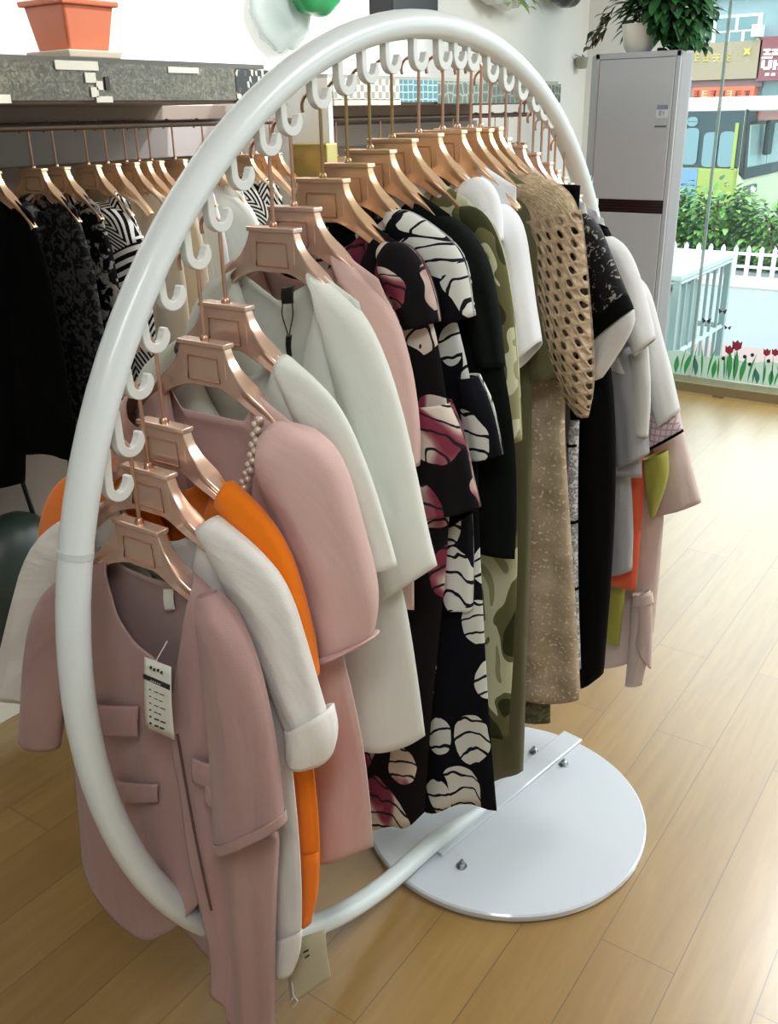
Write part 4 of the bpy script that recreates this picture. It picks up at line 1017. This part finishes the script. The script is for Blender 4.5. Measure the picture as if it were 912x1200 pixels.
# --- 19 grey chiffon
S = .382
g19 = garment('blouse', 'pale grey chiffon blouse with a drooping layered sleeve', 'blouse', S, 1.520, M['grey'],
    [(-.2, 1.3)] + T(S, [(745, 450), (752, 520), (752, 560)]), None, tf=.02, tb=.018, nd=.1, seed=8.1)
px_sleeve(g19, S, [(716, 420), (722, 480), (727, 545)], [(748, 400), (762, 470), (762, 530)], M['grey'], .030, -.01, .004, .2, rows=26)
px_sleeve(g19, S, [(744, 412), (748, 460), (745, 504)], [(764, 400), (768, 460), (764, 508)], M['offwhite'], .014, -.024, .002, .2, 'sleeve_tie', rows=26)
px_sleeve(g19, S, [(718, 420), (720, 428)], [(740, 412), (748, 436)], M['offwhite'], .022, -.02, .002, .2, 'collar_end', rows=10)
# --- 20 pink check
S = .420
g20 = garment('blouse', 'pale blouse with long white sleeve and pink checked hem edged in black', 'blouse', S, 1.503, M['offwhite'],
    [(-.2, 1.25)] + T(S, [(780, 440), (788, 470)]), None, tf=.02, tb=.018, nd=.1, seed=9.6)
px_sleeve(g20, S, [(742, 350), (752, 410), (762, 470), (772, 500)], [(742, 322), (760, 334), (775, 392), (788, 440), (797, 482)], M['offwhite'], .030, -.004, .003, .2, rows=26)
px_sleeve(g20, S, [(752, 445), (750, 490), (746, 534)], [(774, 452), (790, 480), (800, 505)], M['check'], .022, 0, .003, .2, 'checked_hem', rows=20)
px_sleeve(g20, S, [(745, 532), (744.5, 536)], [(800, 503), (801, 506)], M['black'], .024, 0, .003, .2, 'hem_trim', rows=5)
# --- 21 coral top
S = .455
g21 = garment('blouse', 'coral red sleeveless top showing as a strip under the pink check', 'blouse', S, 1.488, M['coral'],
    [(-.12, 1.3), (-.17, 1.1)] + T(S, [(758, 520), (753, 600), (745, 692)]), None, tf=.02, tb=.018, nd=.1, seed=10.6, sw=.10)
px_sleeve(g21, S, [(718, 545), (716, 610), (722, 668)], [(744, 540), (748, 610), (746, 662)], M['grey'], .016, -.03, .004, .2, 'grey_layer', rows=22)
# --- 22 nude dress
S = .535
g22 = garment('dress', 'nude pink dress with flared sleeve and tied bow at the far rack end', 'dress', S, 1.446, M['nude'],
    [(-.13, 1.25)] + T(S, [(780, 560), (776, 640), (766, 740)]), T(S, [(700, 780), (730, 778), (748, 770)]), tf=.026, tb=.018, nd=.1, seed=11.6, sw=.11, k=6, amp=.007)
px_sleeve(g22, S, [(762, 430), (766, 520), (768, 603)], [(786, 430), (804, 520), (822, 588)], M['nude'], .028, -.004, .003, .2, rows=26)
px_sleeve(g22, S, [(746, 690), (744, 740), (738, 797)], [(764, 690), (770, 740), (757, 796)], M['nude'], .012, -.028, .003, .2, 'bow_tail', rows=22)
px_sleeve(g22, S, [(752, 690), (757, 715), (752, 745)], [(768, 685), (771, 718), (769, 776)], M['nude'], .012, -.036, .003, 1.2, 'bow_tail', rows=22)
px_sleeve(g22, S, [(748, 690), (747, 702)], [(770, 688), (772, 700)], M['nude'], .016, -.034, .001, .2, 'bow_knot', rows=8)
S = .485
g23 = garment('blouse', 'lime green top peeking out behind the coral top', 'blouse', S, 1.473, M['lime'],
    [(-.12, 1.3), (-.17, 1.1)] + T(S, [(756, 540), (738, 640), (726, 757)]), None, tf=.012, tb=.012, nd=.1, seed=12.6, sw=.10)
px_sleeve(g23, S, [(758, 535), (760, 560), (766, 598)], [(786, 525), (788, 556), (770, 604)], M['lime'], .022, -.02, .003, .2, 'tie_front', rows=16)
make_hanger('clothes_hanger', 'rose gold hanger of the lime green top', (.487, 0, 1.473), 'rose', 'wire', .118, 'hangers on the ring rack')
make_hanger('clothes_hanger', 'golden hanger of the beige glitter dress', (.166, 0, 1.590), 'rosewood', 'wire', .118, 'hangers on the ring rack')

# ================================================================== clothes in the wall bays
RY = 1.25
def bay_hang(S, z, lab, bm_='rosewood', wi='wire'):
    return make_hanger('clothes_hanger', lab, (S, RY, z), bm_, wi, 1.603 + .0115 - z, 'hangers on the wall rails')
def bay_garment(name, label, cat, S, z, mat, A, B, hemz, th=.03, seed=0., smat=None, parts=()):
    """A garment on the wall rail: front and back panel round the rail plus its near sleeve traced at x=S"""
    t = garment(name, label, cat, S, z, mat, [(-.19, z - .25), (-.18, hemz)], None, tf=.02, tb=.018, nd=.10, seed=seed, na=24, nbr=28, amp=.005)
    for ch in t.children: ch.location.y += 0
    t.location.y = RY
    q = MB(); loft(q, S, [(p[0], p[1]) for p in T(S, A)], T(S, B), th, .004, 4, seed, 24, 30)
    q.build('sleeve', smat or mat, t, solid=.0016, fix=False, angle=0)
    return t
zb = 1.505
bay_garment('blouse', 'plain black long sleeve top at the left edge of the near wall bay', 'blouse', -.03, zb, M['black'], [(-60, 260), (-45, 400), (-30, 575)], [(-10, 222), (14, 242), (26, 330), (28, 460), (25, 566)], .80, .05, 1.)
bay_garment('blouse', 'sheer charcoal mesh blouse with a floppy sleeve on the near wall rail', 'blouse', .10, zb, M['sheer'], [(14, 262), (24, 340), (28, 440), (32, 528)], [(22, 232), (48, 246), (64, 310), (73, 420), (74, 528)], .86, .04, 2.)
bay_garment('blouse', 'black floral lace blouse beside the chevron striped top', 'blouse', .17, zb, M['lacefloral'], [(52, 262), (66, 340), (76, 450), (86, 566)], [(64, 240), (76, 252), (92, 290), (108, 338), (124, 378), (133, 440), (134, 548)], .68, .045, 3.)
t = bay_garment('blouse', 'black and white chevron knit top with striped sleeve on the near wall rail', 'blouse', .27, zb, M['chevron'], [(92, 262), (104, 290), (116, 312)], [(92, 240), (124, 236), (150, 244), (166, 282)], .9, .04, 4.)
q = MB(); loft(q, .27, T(.27, [(114, 306), (124, 335), (136, 372)]), T(.27, [(165, 276), (166, 310), (162, 350)]), .035, .003, 4, 1., 24, 24); q.build('striped_sleeve', M['hstripe'], t, solid=.0016, fix=False, angle=0)
for S, m_, lab, x0 in ((.40, 'cream', 'cream knit top right behind the chevron top on the near wall rail', 0), (.49, 'cream', 'cream knit cardigan half hidden by the white rack tube', 26), (.58, 'offwhite', 'white blouse on the near wall rail seen through the ring above the pink garments', 70)):
    bay_garment('blouse', lab, 'blouse', S, zb, M[m_], [(118 + x0, 240), (130 + x0, 290), (140 + x0, 400)], [(112 + x0, 214), (150 + x0, 226), (176 + x0, 252), (190 + x0, 330), (196 + x0, 430)], .85, .03, S * 9)
bay_garment('blouse', 'pale ivory blouse with a rounded shoulder seen inside the ring beside the pillar', 'blouse', .70, zb, M['ivory'], [(222, 250), (236, 320), (246, 420)], [(226, 212), (262, 218), (296, 240), (310, 285), (312, 420)], .9, .03, 8.)
bay_garment('blouse', 'chevron striped top mostly hidden inside the ring near the white side panel', 'blouse', .86, zb, M['chevron'], [(276, 240), (286, 270), (292, 330)], [(270, 205), (296, 212), (318, 232), (328, 262), (328, 330)], .9, .03, 9.)
for S, lab in ((-.03, 'golden hanger of the plain black top at the left edge'), (.10, 'golden hanger of the sheer charcoal blouse'), (.17, 'golden hanger of the black floral lace blouse'), (.27, 'golden hanger of the chevron top with striped sleeve'),
          (.40, 'golden hanger of the cream knit top'), (.49, 'golden hanger of the cream knit cardigan'), (.58, 'golden hanger of the white blouse on the wall rail'), (.70, 'golden hanger of the pale ivory blouse on the wall rail'), (.86, 'golden hanger of the half hidden chevron top')):
    bay_hang(S, zb, lab)
for S, lab in ((.335, 'bare golden hanger between the chevron and cream tops'), (.445, 'bare golden hanger between the two cream knits'), (.93, 'bare golden hanger second from the white side panel'), (1.0, 'bare golden hanger nearest the white side panel')):
    bay_hang(S, zb, lab)
# far bay
for S, m_, lab in ((2.50, 'nude', 'nude pink top on the far wall rail behind the rack hangers'), (2.62, 'red', 'red top on the far wall rail seen just inside the ring'), (2.72, 'red', 'red top last on the far wall rail beside the ring tube')):
    t = garment('blouse', lab, 'blouse', S, 1.48, M[m_], [(-.19, 1.25), (-.18, .95)], None, tf=.03, tb=.02, nd=.1, seed=S * 7, na=24, nbr=24,
                sleeves=({'A': [(-.15, 1.37), (-.17, 1.25), (-.18, 1.12)], 'B': [(-.17, 1.395), (-.235, 1.30), (-.26, 1.14)], 'th': .03},))
    t.location.y = RY
for S, lab in ((1.35, 'golden hanger nearest the checkered shelf end on the far rail'), (1.62, 'golden hanger under the teal honeycomb tiles'), (1.88, 'golden hanger under the olive tiles, third along the far rail'), (2.14, 'golden hanger midway along the far rail'), (2.36, 'golden hanger just before the nude pink top'), (2.50, 'golden hanger of the nude pink wall top'), (2.62, 'golden hanger of the first red wall top'), (2.72, 'golden hanger of the last red wall top')):
    make_hanger('clothes_hanger', lab, (S, RY, 1.48), 'rosewood', 'wire', 1.603 + .0115 - 1.48, 'hangers on the wall rails')

# ================================================================== the street outside
GZ = -.2
m_pave = plain('grey_pavement', '#8a9096', .7, bump=.3, bscale=12); m_kerb = plain('pink_kerb', '#a08782', .8); m_road = plain('asphalt', '#6f7274', .9)
struct('ground_pavement', MB().box(4.45, 10.6, -14, 8, -.3, GZ), m_pave)
struct('ground_kerb', MB().box(5.9, 6.4, -14, 8, GZ, GZ + .012), m_kerb)
struct('ground_path', MB().box(9.15, 9.9, -14, 8, GZ, GZ + .02), plain('pale_path', '#b5afa2', .8))
struct('ground_road', MB().box(10.6, 60, -40, 40, -1.5, -1.3), m_road)
# lawn fence
fn = thing('picket_fence', 'low white picket fence along the pavement outside the window', 'fence', (10, 0, GZ))
m_white = plain('white_vinyl', '#eef2f4', .4)
MB().box(10.01, 10.03, -1.5, 5.5, GZ + .09, GZ + .12).build('rail', m_white, fn, smooth=False)
MB().box(10.01, 10.03, -1.5, 5.5, GZ + .235, GZ + .265).build('rail', m_white, fn, smooth=False)
k = 0
while -1.5 + k * .145 < 5.5:
    y = -1.5 + k * .145; k += 1
    MB().prism([(y, GZ), (y + .045, GZ), (y + .045, GZ + .31), (y + .0225, GZ + .345), (y, GZ + .31)], 'x', 9.985, 10.01).build('picket', m_white, fn, smooth=False)
# hedge bushes
hg = [plain('hedge_leaf', '#568a3a', .6), plain('hedge_leaf_light', '#7ba756', .6), plain('hedge_leaf_dark', '#2f5a2b', .6)]
rr = random.Random(21)
for (y, r_, h_, lab) in ((3.55, .62, .95, 'bright green leafy bush at the left end of the hedge beside the air conditioner'), (2.75, .60, .98, 'green leafy bush in the middle of the hedge behind the picket fence'), (1.95, .55, .80, 'pale green leafy bush at the right end of the hedge in front of the bus'), (1.2, .55, .75, 'green leafy bush at the frame edge behind the picket fence'), (.4, .55, .75, None), (-.4, .55, .8, None)):
    if lab is None: continue
    t = thing('hedge_bush', lab, 'bush', (10.9, y, GZ - .1), 'hedge bushes')
    b = MB(); nb_ = 0
    for i in range(2600):
        a = rr.uniform(0, 2 * PI); ph = rr.uniform(-.1, 1); q = Vector((10.9 + math.cos(a) * .45 * math.sqrt(max(0, 1 - ph * ph * .7)), y + math.sin(a) * r_ * math.sqrt(max(0, 1 - ph * ph * .7)), GZ - .1 + .25 + (h_ - .25) * max(0, ph) + rr.uniform(-.4, .05)))
        q += Vector((rr.uniform(-.08, .08), rr.uniform(-.08, .08), rr.uniform(-.06, .06)))
        leaf(b, q, (math.cos(a) - .4, math.sin(a), rr.uniform(-.3, .9)), (0, 0, 1), rr.uniform(.09, .16), rr.uniform(.025, .045), .3, m=rr.choice((0, 0, 1, 1, 2)))
    b.build('foliage', hg, t, fix=False, angle=0)
    b = MB()
    for i in range(6):
        a = i * 1.05; b.tube([(10.9 + .05 * math.cos(a), y + .05 * math.sin(a), GZ - .12), (10.9 + .2 * math.cos(a), y + .3 * math.sin(a), GZ + .25), (10.9 + .25 * math.cos(a), y + .4 * math.sin(a), GZ + h_ * .8)], .012, 6)
    b.build('stem', plain('bush_stem', '#5a4a36', .8), t)
struct('ground_bed', MB().box(10.2, 11.5, -4, 8, GZ - .15, GZ - .06), plain('bed_soil', '#57503c', .9))

# steel cage right outside the glass
cg = thing('steel_cage', 'galvanised steel cage around an outdoor unit right outside the shop window', 'cage', (5.18, 1.5, GZ))
m_gal = plain('galvanised_steel', '#a9b8b6', .35, .6)
X0, X1, Y0, Y1, ZT = 4.62, 5.75, 1.05, 2.0, .60
def bar(p, q, r=.022): return MB().tube([p, q], r, 4, up=(.7, .7, .1))
for (x, y) in ((X0, Y0), (X1, Y0), (X0, Y1), (X1, Y1)): bar((x, y, GZ), (x, y, ZT), .03).build('post', m_gal, cg, smooth=False)
for z in (.10, ZT - .02):
    for p, q in (((X0, Y0, z), (X1, Y0, z)), ((X0, Y1, z), (X1, Y1, z)), ((X0, Y0, z), (X0, Y1, z)), ((X1, Y0, z), (X1, Y1, z))): bar(p, q, .02 if z < .5 else .028).build('rail', m_gal, cg, smooth=False)
for i in range(1, 7):
    x = X0 + (X1 - X0) * i / 7; bar((x, Y0, GZ), (x, Y0, ZT), .014).build('bar', m_gal, cg, smooth=False)
for i in range(1, 6):
    y = Y0 + (Y1 - Y0) * i / 6; bar((X0, y, GZ), (X0, y, ZT), .014).build('bar', m_gal, cg, smooth=False)
MB().box(X0 - .03, X1 + .03, Y0 - .03, Y1 + .03, ZT, ZT + .03).build('top_sheet', plain('pale_sheet_metal', '#c7d6d4', .35, .3), cg, smooth=False)
ou = thing('outdoor_unit', 'boxy outdoor air conditioning unit standing inside the steel cage', 'air conditioner', (5.3, 1.6, GZ))
MB().box(4.80, 5.6, 1.20, 1.9, GZ, .46).build('unit_case', plain('unit_case', '#8fa39f', .5), ou, smooth=False, bevel=.02)
MB().box(4.795, 4.802, 1.28, 1.82, GZ + .08, .40).build('unit_grille', plain('unit_grille', '#2c3b38', .6), ou, smooth=False)

# bus
BX = 14.0
bs = thing('bus', 'yellow green city bus with a white roof and dark windows behind the hedge', 'bus', (BX + 1.2, 8, -1.3))
def bp(px, py): return onX(px, py, BX)
yf = bp(867, 180)[0]            # front corner of the body side
m_lime = plain('bus_yellow_green', '#96a548', .35, coat=.4); m_bw = plain('bus_white', '#f3f1ea', .4); m_gl = plain('bus_dark_glass', '#1f3a40', .08); m_pane = plain('bus_window_pane', '#6f9096', .1)
zr = bp(840, 118)[1]; zw1 = bp(840, 131)[1]; zw0 = bp(840, 196)[1]
L = 10.5; W = 2.4
MB().box(BX, BX + W, yf, yf + L, -1.0, zw0).build('body_side', m_lime, bs, smooth=False, bevel=.05)
MB().box(BX + .02, BX + W - .02, yf, yf + L, zw0, zw1).build('window_band', m_gl, bs, smooth=False)
MB().box(BX - .02, BX + W + .02, yf - .5, yf + L, zw1, zr + .05).build('roof', m_bw, bs, smooth=False, bevel=.06)
bl = plain('bus_blue_panel', '#6d93b5', .4); y1, _ = bp(817, 210)
MB().box(BX - .012, BX + .01, y1, yf + L - .2, .05, zw0 - .02).build('blue_panel', bl, bs, smooth=False)
def pane(x0, y0, x1, y1_, nm='side_window'):
    a = bp(x0, y0); c = bp(x1, y1_); lo, hi = sorted((a[0], c[0])); zl, zh = sorted((a[1], c[1]))
    r_ = .07; pts = []
    for cx, cz, a0 in ((hi - r_, zh - r_, 0), (lo + r_, zh - r_, 90), (lo + r_, zl + r_, 180), (hi - r_, zl + r_, 270)):
        for k_ in range(5): t_ = math.radians(a0 + k_ * 22.5); pts.append((cx + r_ * math.cos(t_), cz + r_ * math.sin(t_)))
    MB().prism(pts, 'x', BX - .012, BX + .02).build(nm, m_pane, bs, smooth=False)
pane(803, 150, 816, 193); pane(826, 155, 838, 196, 'door_window'); pane(845, 154, 858, 196, 'door_window')
pane(806, 137, 818, 148)
pst = MB().box(BX - .015, BX + .02, bp(866, 150)[0], bp(862, 150)[0], bp(864, 198)[1], bp(864, 144)[1]); pst.build('door_post', m_lime, bs, smooth=False)
# nose: black framed windscreen on the front face, pale panel below
zg0, zg1 = bp(870, 211)[1], bp(870, 124)[1]
MB().prism([(yf + .02, -1.0), (yf + .02, zr), (yf - .05, zr - .03), (yf - .08, .9), (yf - .10, .1), (yf - .10, -1.0)], 'x', BX + .02, BX + W - .02).build('nose', plain('bus_pale_nose', '#c3c9a6', .35, coat=.3), bs, smooth=False, bevel=.03)
MB().prism([(yf - .01, zg0 + .08), (yf - .01, zg1), (yf - .06, zg1), (yf - .10, zg0 + .3), (yf - .115, zg0)], 'x', BX - .01, BX + W + .01).build('windscreen_frame', plain('bus_black', '#16201f', .25), bs, smooth=False, bevel=.03)
zp0, zp1 = bp(872, 197)[1], bp(872, 146)[1]
MB().prism([(yf - .06, zp0), (yf - .05, zp1), (yf - .09, zp1), (yf - .125, zp0)], 'x', BX + .10, BX + 1.14).build('windscreen', plain('windscreen_glass', '#8fa9a6', .08), bs, smooth=False, bevel=.02)
MB().prism([(yf - .06, zp0), (yf - .05, zp1), (yf - .09, zp1), (yf - .125, zp0)], 'x', BX + 1.20, BX + W - .16).build('windscreen', plain('windscreen_glass_far', '#8fa9a6', .08), bs, smooth=False, bevel=.02)
MB().box(BX + .5, BX + W - .2, yf - .11, yf - .03, zp1 + .04, zg1 + .06).build('route_sign', plain('route_sign_pink', '#b98880', .4, emit='#d98f86', estr=.25), bs, smooth=False, bevel=.03)
MB().box(BX + .1, BX + .75, yf - .13, yf - .05, bp(880, 231)[1], bp(880, 219)[1]).build('headlight', plain('headlight_dark', '#3a4438', .3), bs, smooth=False, bevel=.02)
MB().ball((BX + .42, yf - .135, bp(880, 225)[1]), .06, 12).build('headlamp', plain('lamp_white', '#f2f4ee', .2), bs)
MB().box(BX + .55, BX + .85, yf - .26, yf - .18, zp1 - .45, zp1 + .05).build('mirror', plain('mirror_black', '#26302f', .4), bs, smooth=False, bevel=.03)
for yy in (yf + 1.9, yf + 8.0):
    V = MB()
    for sx in (BX + .0, BX + W - .3): 
        c_ = [(yy + .48 * math.cos(t_ * PI / 12), -.82 + .48 * math.sin(t_ * PI / 12)) for t_ in range(24)]
        MB().prism(c_, 'x', sx - .03, sx + .28).build('wheel', plain('tyre', '#1b1b1b', .8), bs, smooth=False)

# buildings across the street
FX = 26.0
def fp(px, py): return onX(px, py, FX)
fb = thing('building', 'grey green two storey building across the street with shop signs', 'building', (FX + 4, 7, -1.3))
m_fac = plain('facade_grey_green', '#8da1a5', .8); m_wf = plain('window_frame_white', '#f0f6f6', .5); m_wp = plain('window_pane_teal', '#6d8a8e', .15)
ztop = fp(850, -2)[1]
MB().box(FX, FX + 8, -12, 20, -1.3, ztop).build('facade', m_fac, fb, smooth=False)
MB().box(FX - .15, FX + 8, -12, 20, ztop, ztop + .12).build('roof_edge', m_wf, fb, smooth=False)
def win(x0, y0, x1, y1_):
    a = fp(x0, y0); c = fp(x1, y1_); lo, hi = sorted((a[0], c[0])); zl, zh = sorted((a[1], c[1]))
    f = MB().box(FX - .06, FX, lo - .06, hi + .06, zl - .06, zh + .06).build('window', m_wf, fb, smooth=False)
    n_ = 3
    for i in range(2):
        for j in range(n_ if i == 0 else 2):
            w_ = (hi - lo) / (n_ if i == 0 else 2); h_ = (zh - zl)
            z0_, z1_ = (zl, zl + h_ * .45) if i == 0 else (zl + h_ * .52, zh)
            MB().box(FX - .075, FX - .05, lo + j * w_ + .04, lo + (j + 1) * w_ - .04, z0_, z1_).build('pane', m_wp, f, smooth=False)
win(840, 22, 888, 50); win(797, 22, 808, 55)
MB().box(FX - .5, FX, fp(896, 38)[0], fp(887, 38)[0], fp(890, 44)[1], fp(890, 30)[1]).build('wall_unit', m_wf, fb, smooth=False)
def signbox(nm, label, x0, y0, x1, y1_, col, d=.3, em=0):
    a = fp(x0, y0); c = fp(x1, y1_); lo, hi = sorted((a[0], c[0])); zl, zh = sorted((a[1], c[1]))
    t = thing('shop_sign', label, 'sign', (FX - d / 2, (lo + hi) / 2, zl))
    MB().box(FX - d, FX, lo, hi, zl, zh).build('sign_board', plain('sign_' + col[1:], col, .5, emit=col if em else None, estr=em), t, smooth=False)
    return t, lo, hi, zl, zh
s1, lo, hi, zl, zh = signbox('a', 'faded tan shop sign with yellow characters across the street', 814, 52, 892, 92, '#a3937a')
def glyph(t, yc, zc, s, mat, seed, x):
    """block of brush-like strokes standing for a signboard character too small to read"""
    q = random.Random(seed); g = MB()
    for k_ in range(3): z = zc + s * (.38 - .38 * k_) ; w_ = s * q.uniform(.3, .48); g.box(x, x + .03, yc - w_, yc + w_, z - s * .05, z + s * .05)
    for k_ in range(q.choice((1, 2, 2))): y = yc + s * q.uniform(-.35, .35); g.box(x, x + .03, y - s * .05, y + s * .05, zc - s * .45, zc + s * .45)
    g.build('character', mat, t, smooth=False)
m_yel = plain('sign_yellow', '#d9c95e', .5)
for i, px_ in enumerate((820, 832, 844, 857)): y, z = fp(px_, 68); glyph(s1, y, z, .2, m_yel, i, FX - .33)
y, z = fp(880, 61); MB().prism([(y + (.13 if k_ % 2 else .05) * math.cos(k_ * PI / 4), z + (.13 if k_ % 2 else .05) * math.sin(k_ * PI / 4)) for k_ in range(8)], 'x', FX - .33, FX - .3).build('star_mark', m_yel, s1, smooth=False)
s2, lo, hi, zl, zh = signbox('b', 'dark red shop sign with large white characters at the right frame edge', 896, 44, 960, 93, '#8d5257')
m_wh = plain('sign_white', '#f2f0f0', .5, emit='#ffffff', estr=.3)
def rect(t, x0, y0, x1, y1_, nm='stroke', mat=None):
    a = fp(x0, y0); c = fp(x1, y1_); l_, h_ = sorted((a[0], c[0])); z0_, z1_ = sorted((a[1], c[1])); return (l_, h_, z0_, z1_)
def strokes(t, lst, mat, nm='character'):
    g = MB()
    for r_ in lst: l_, h_, z0_, z1_ = rect(t, *r_); g.box(FX - .33, FX - .3, l_, h_, z0_, z1_)
    g.build(nm, mat, t, smooth=False)
strokes(s2, [(899, 58, 907, 60), (902, 60, 904.5, 63), (899, 63, 907, 65)], m_wh)
strokes(s2, [(909, 58, 918, 60), (909, 62, 918, 65), (912, 58, 914, 65)], m_wh)
strokes(s2, [(897, 67, 909, 69), (897, 71, 899.5, 80), (905, 71, 908, 80), (899, 79, 906, 82)], m_wh)
strokes(s2, [(911, 71, 913, 82), (913, 75, 920, 77), (917, 71, 919, 82)], m_wh)
strokes(s2, [(901, 86, 905, 89)], m_wh); strokes(s2, [(908, 86, 912, 89)], m_wh)
s3, lo, hi, zl, zh = signbox('c', 'orange red lit character sign above the bus roof across the street', 817, 103, 887, 117, '#d9694a', .35, .25)
m_led = plain('sign_orange', '#f7c08a', .5, emit='#ffcf8f', estr=.6); m_dk = plain('sign_maroon', '#7c2b25', .5)
for i, px_ in enumerate((822, 831, 841, 851, 860, 870, 880)): y, z = fp(px_, 110); glyph(s3, y, z, .17, m_led if i % 3 == 1 else m_dk, i + 20, FX - .38)
MB().box(FX - .2, FX, fp(896, 95)[0], fp(814, 95)[0], fp(850, 103)[1], fp(850, 94)[1]).build('sign_lower_band', plain('maroon_band', '#7e6a6b', .6), fb, smooth=False)  # plain greyish maroon band below the tan sign board
MB().box(FX - .1, FX, -12, fp(896, 95)[0], fp(900, 150)[1], fp(900, 95)[1]).build('shopfront_glass', m_wp, fb, smooth=False)

# ================================================================== light
w = bpy.data.worlds.new('world'); sc.world = w; w.use_nodes = True
bg = w.node_tree.nodes['Background']; bg.inputs['Color'].default_value = srgb('#eef5fb'); bg.inputs['Strength'].default_value = 3.8
def area(name, loc, rot, sx, sy, power, col='#ffffff', spread=None):
    l = bpy.data.lights.new(name, 'AREA'); l.shape = 'RECTANGLE'; l.size = sx; l.size_y = sy; l.energy = power; l.color = srgb(col)[:3]
    if spread: l.spread = spread
    o = link(bpy.data.objects.new(name, l)); o.location = loc; o.rotation_euler = rot; return o
def spot(name, loc, target, power, deg, col='#fff4e4', blend=.35, size=.04):
    l = bpy.data.lights.new(name, 'SPOT'); l.energy = power; l.spot_size = math.radians(deg); l.spot_blend = blend; l.color = srgb(col)[:3]; l.shadow_soft_size = size
    o = link(bpy.data.objects.new(name, l)); o.location = loc
    o.rotation_euler = (Vector(target) - Vector(loc)).to_track_quat('-Z', 'Y').to_euler(); return o
area('unseen_ceiling_light', (1.2, -1.6, 2.88), (0, 0, 0), 1.2, .6, 62, '#f5f9fb')
area('unseen_ceiling_light', (-2.0, -1.3, 2.88), (0, 0, 0), 1.2, .6, 34, '#f5f9fb')  # fill lamp added on the camera side to brighten the front faces
area('unseen_ceiling_light', (3.2, -.9, 2.88), (0, 0, 0), 1.2, .6, 85, '#f5f9fb')  # unseen lamp added near the window, standing in for its glare on the floor
for x in (-.7, .5, 1.5): spot('track_spot_light', (x + .5, .25, 2.75), (x, 1.62, 2.05), 130, 75, '#fbfbff')
po = area('window_portal', (4.5, -2.0, 1.5), (0, PI / 2, 0), 2.8, 6.0, 1); po.data.cycles.is_portal = True

vs = sc.view_settings; sc.display_settings.display_device = 'sRGB'
vs.view_transform = 'Standard'; vs.look = 'None'; vs.gamma = 1; vs.use_curve_mapping = False; vs.exposure = .06
sc.cycles.use_denoising = True
sc.cycles.max_bounces = 8; sc.cycles.transparent_max_bounces = 12; sc.cycles.sample_clamp_indirect = 6
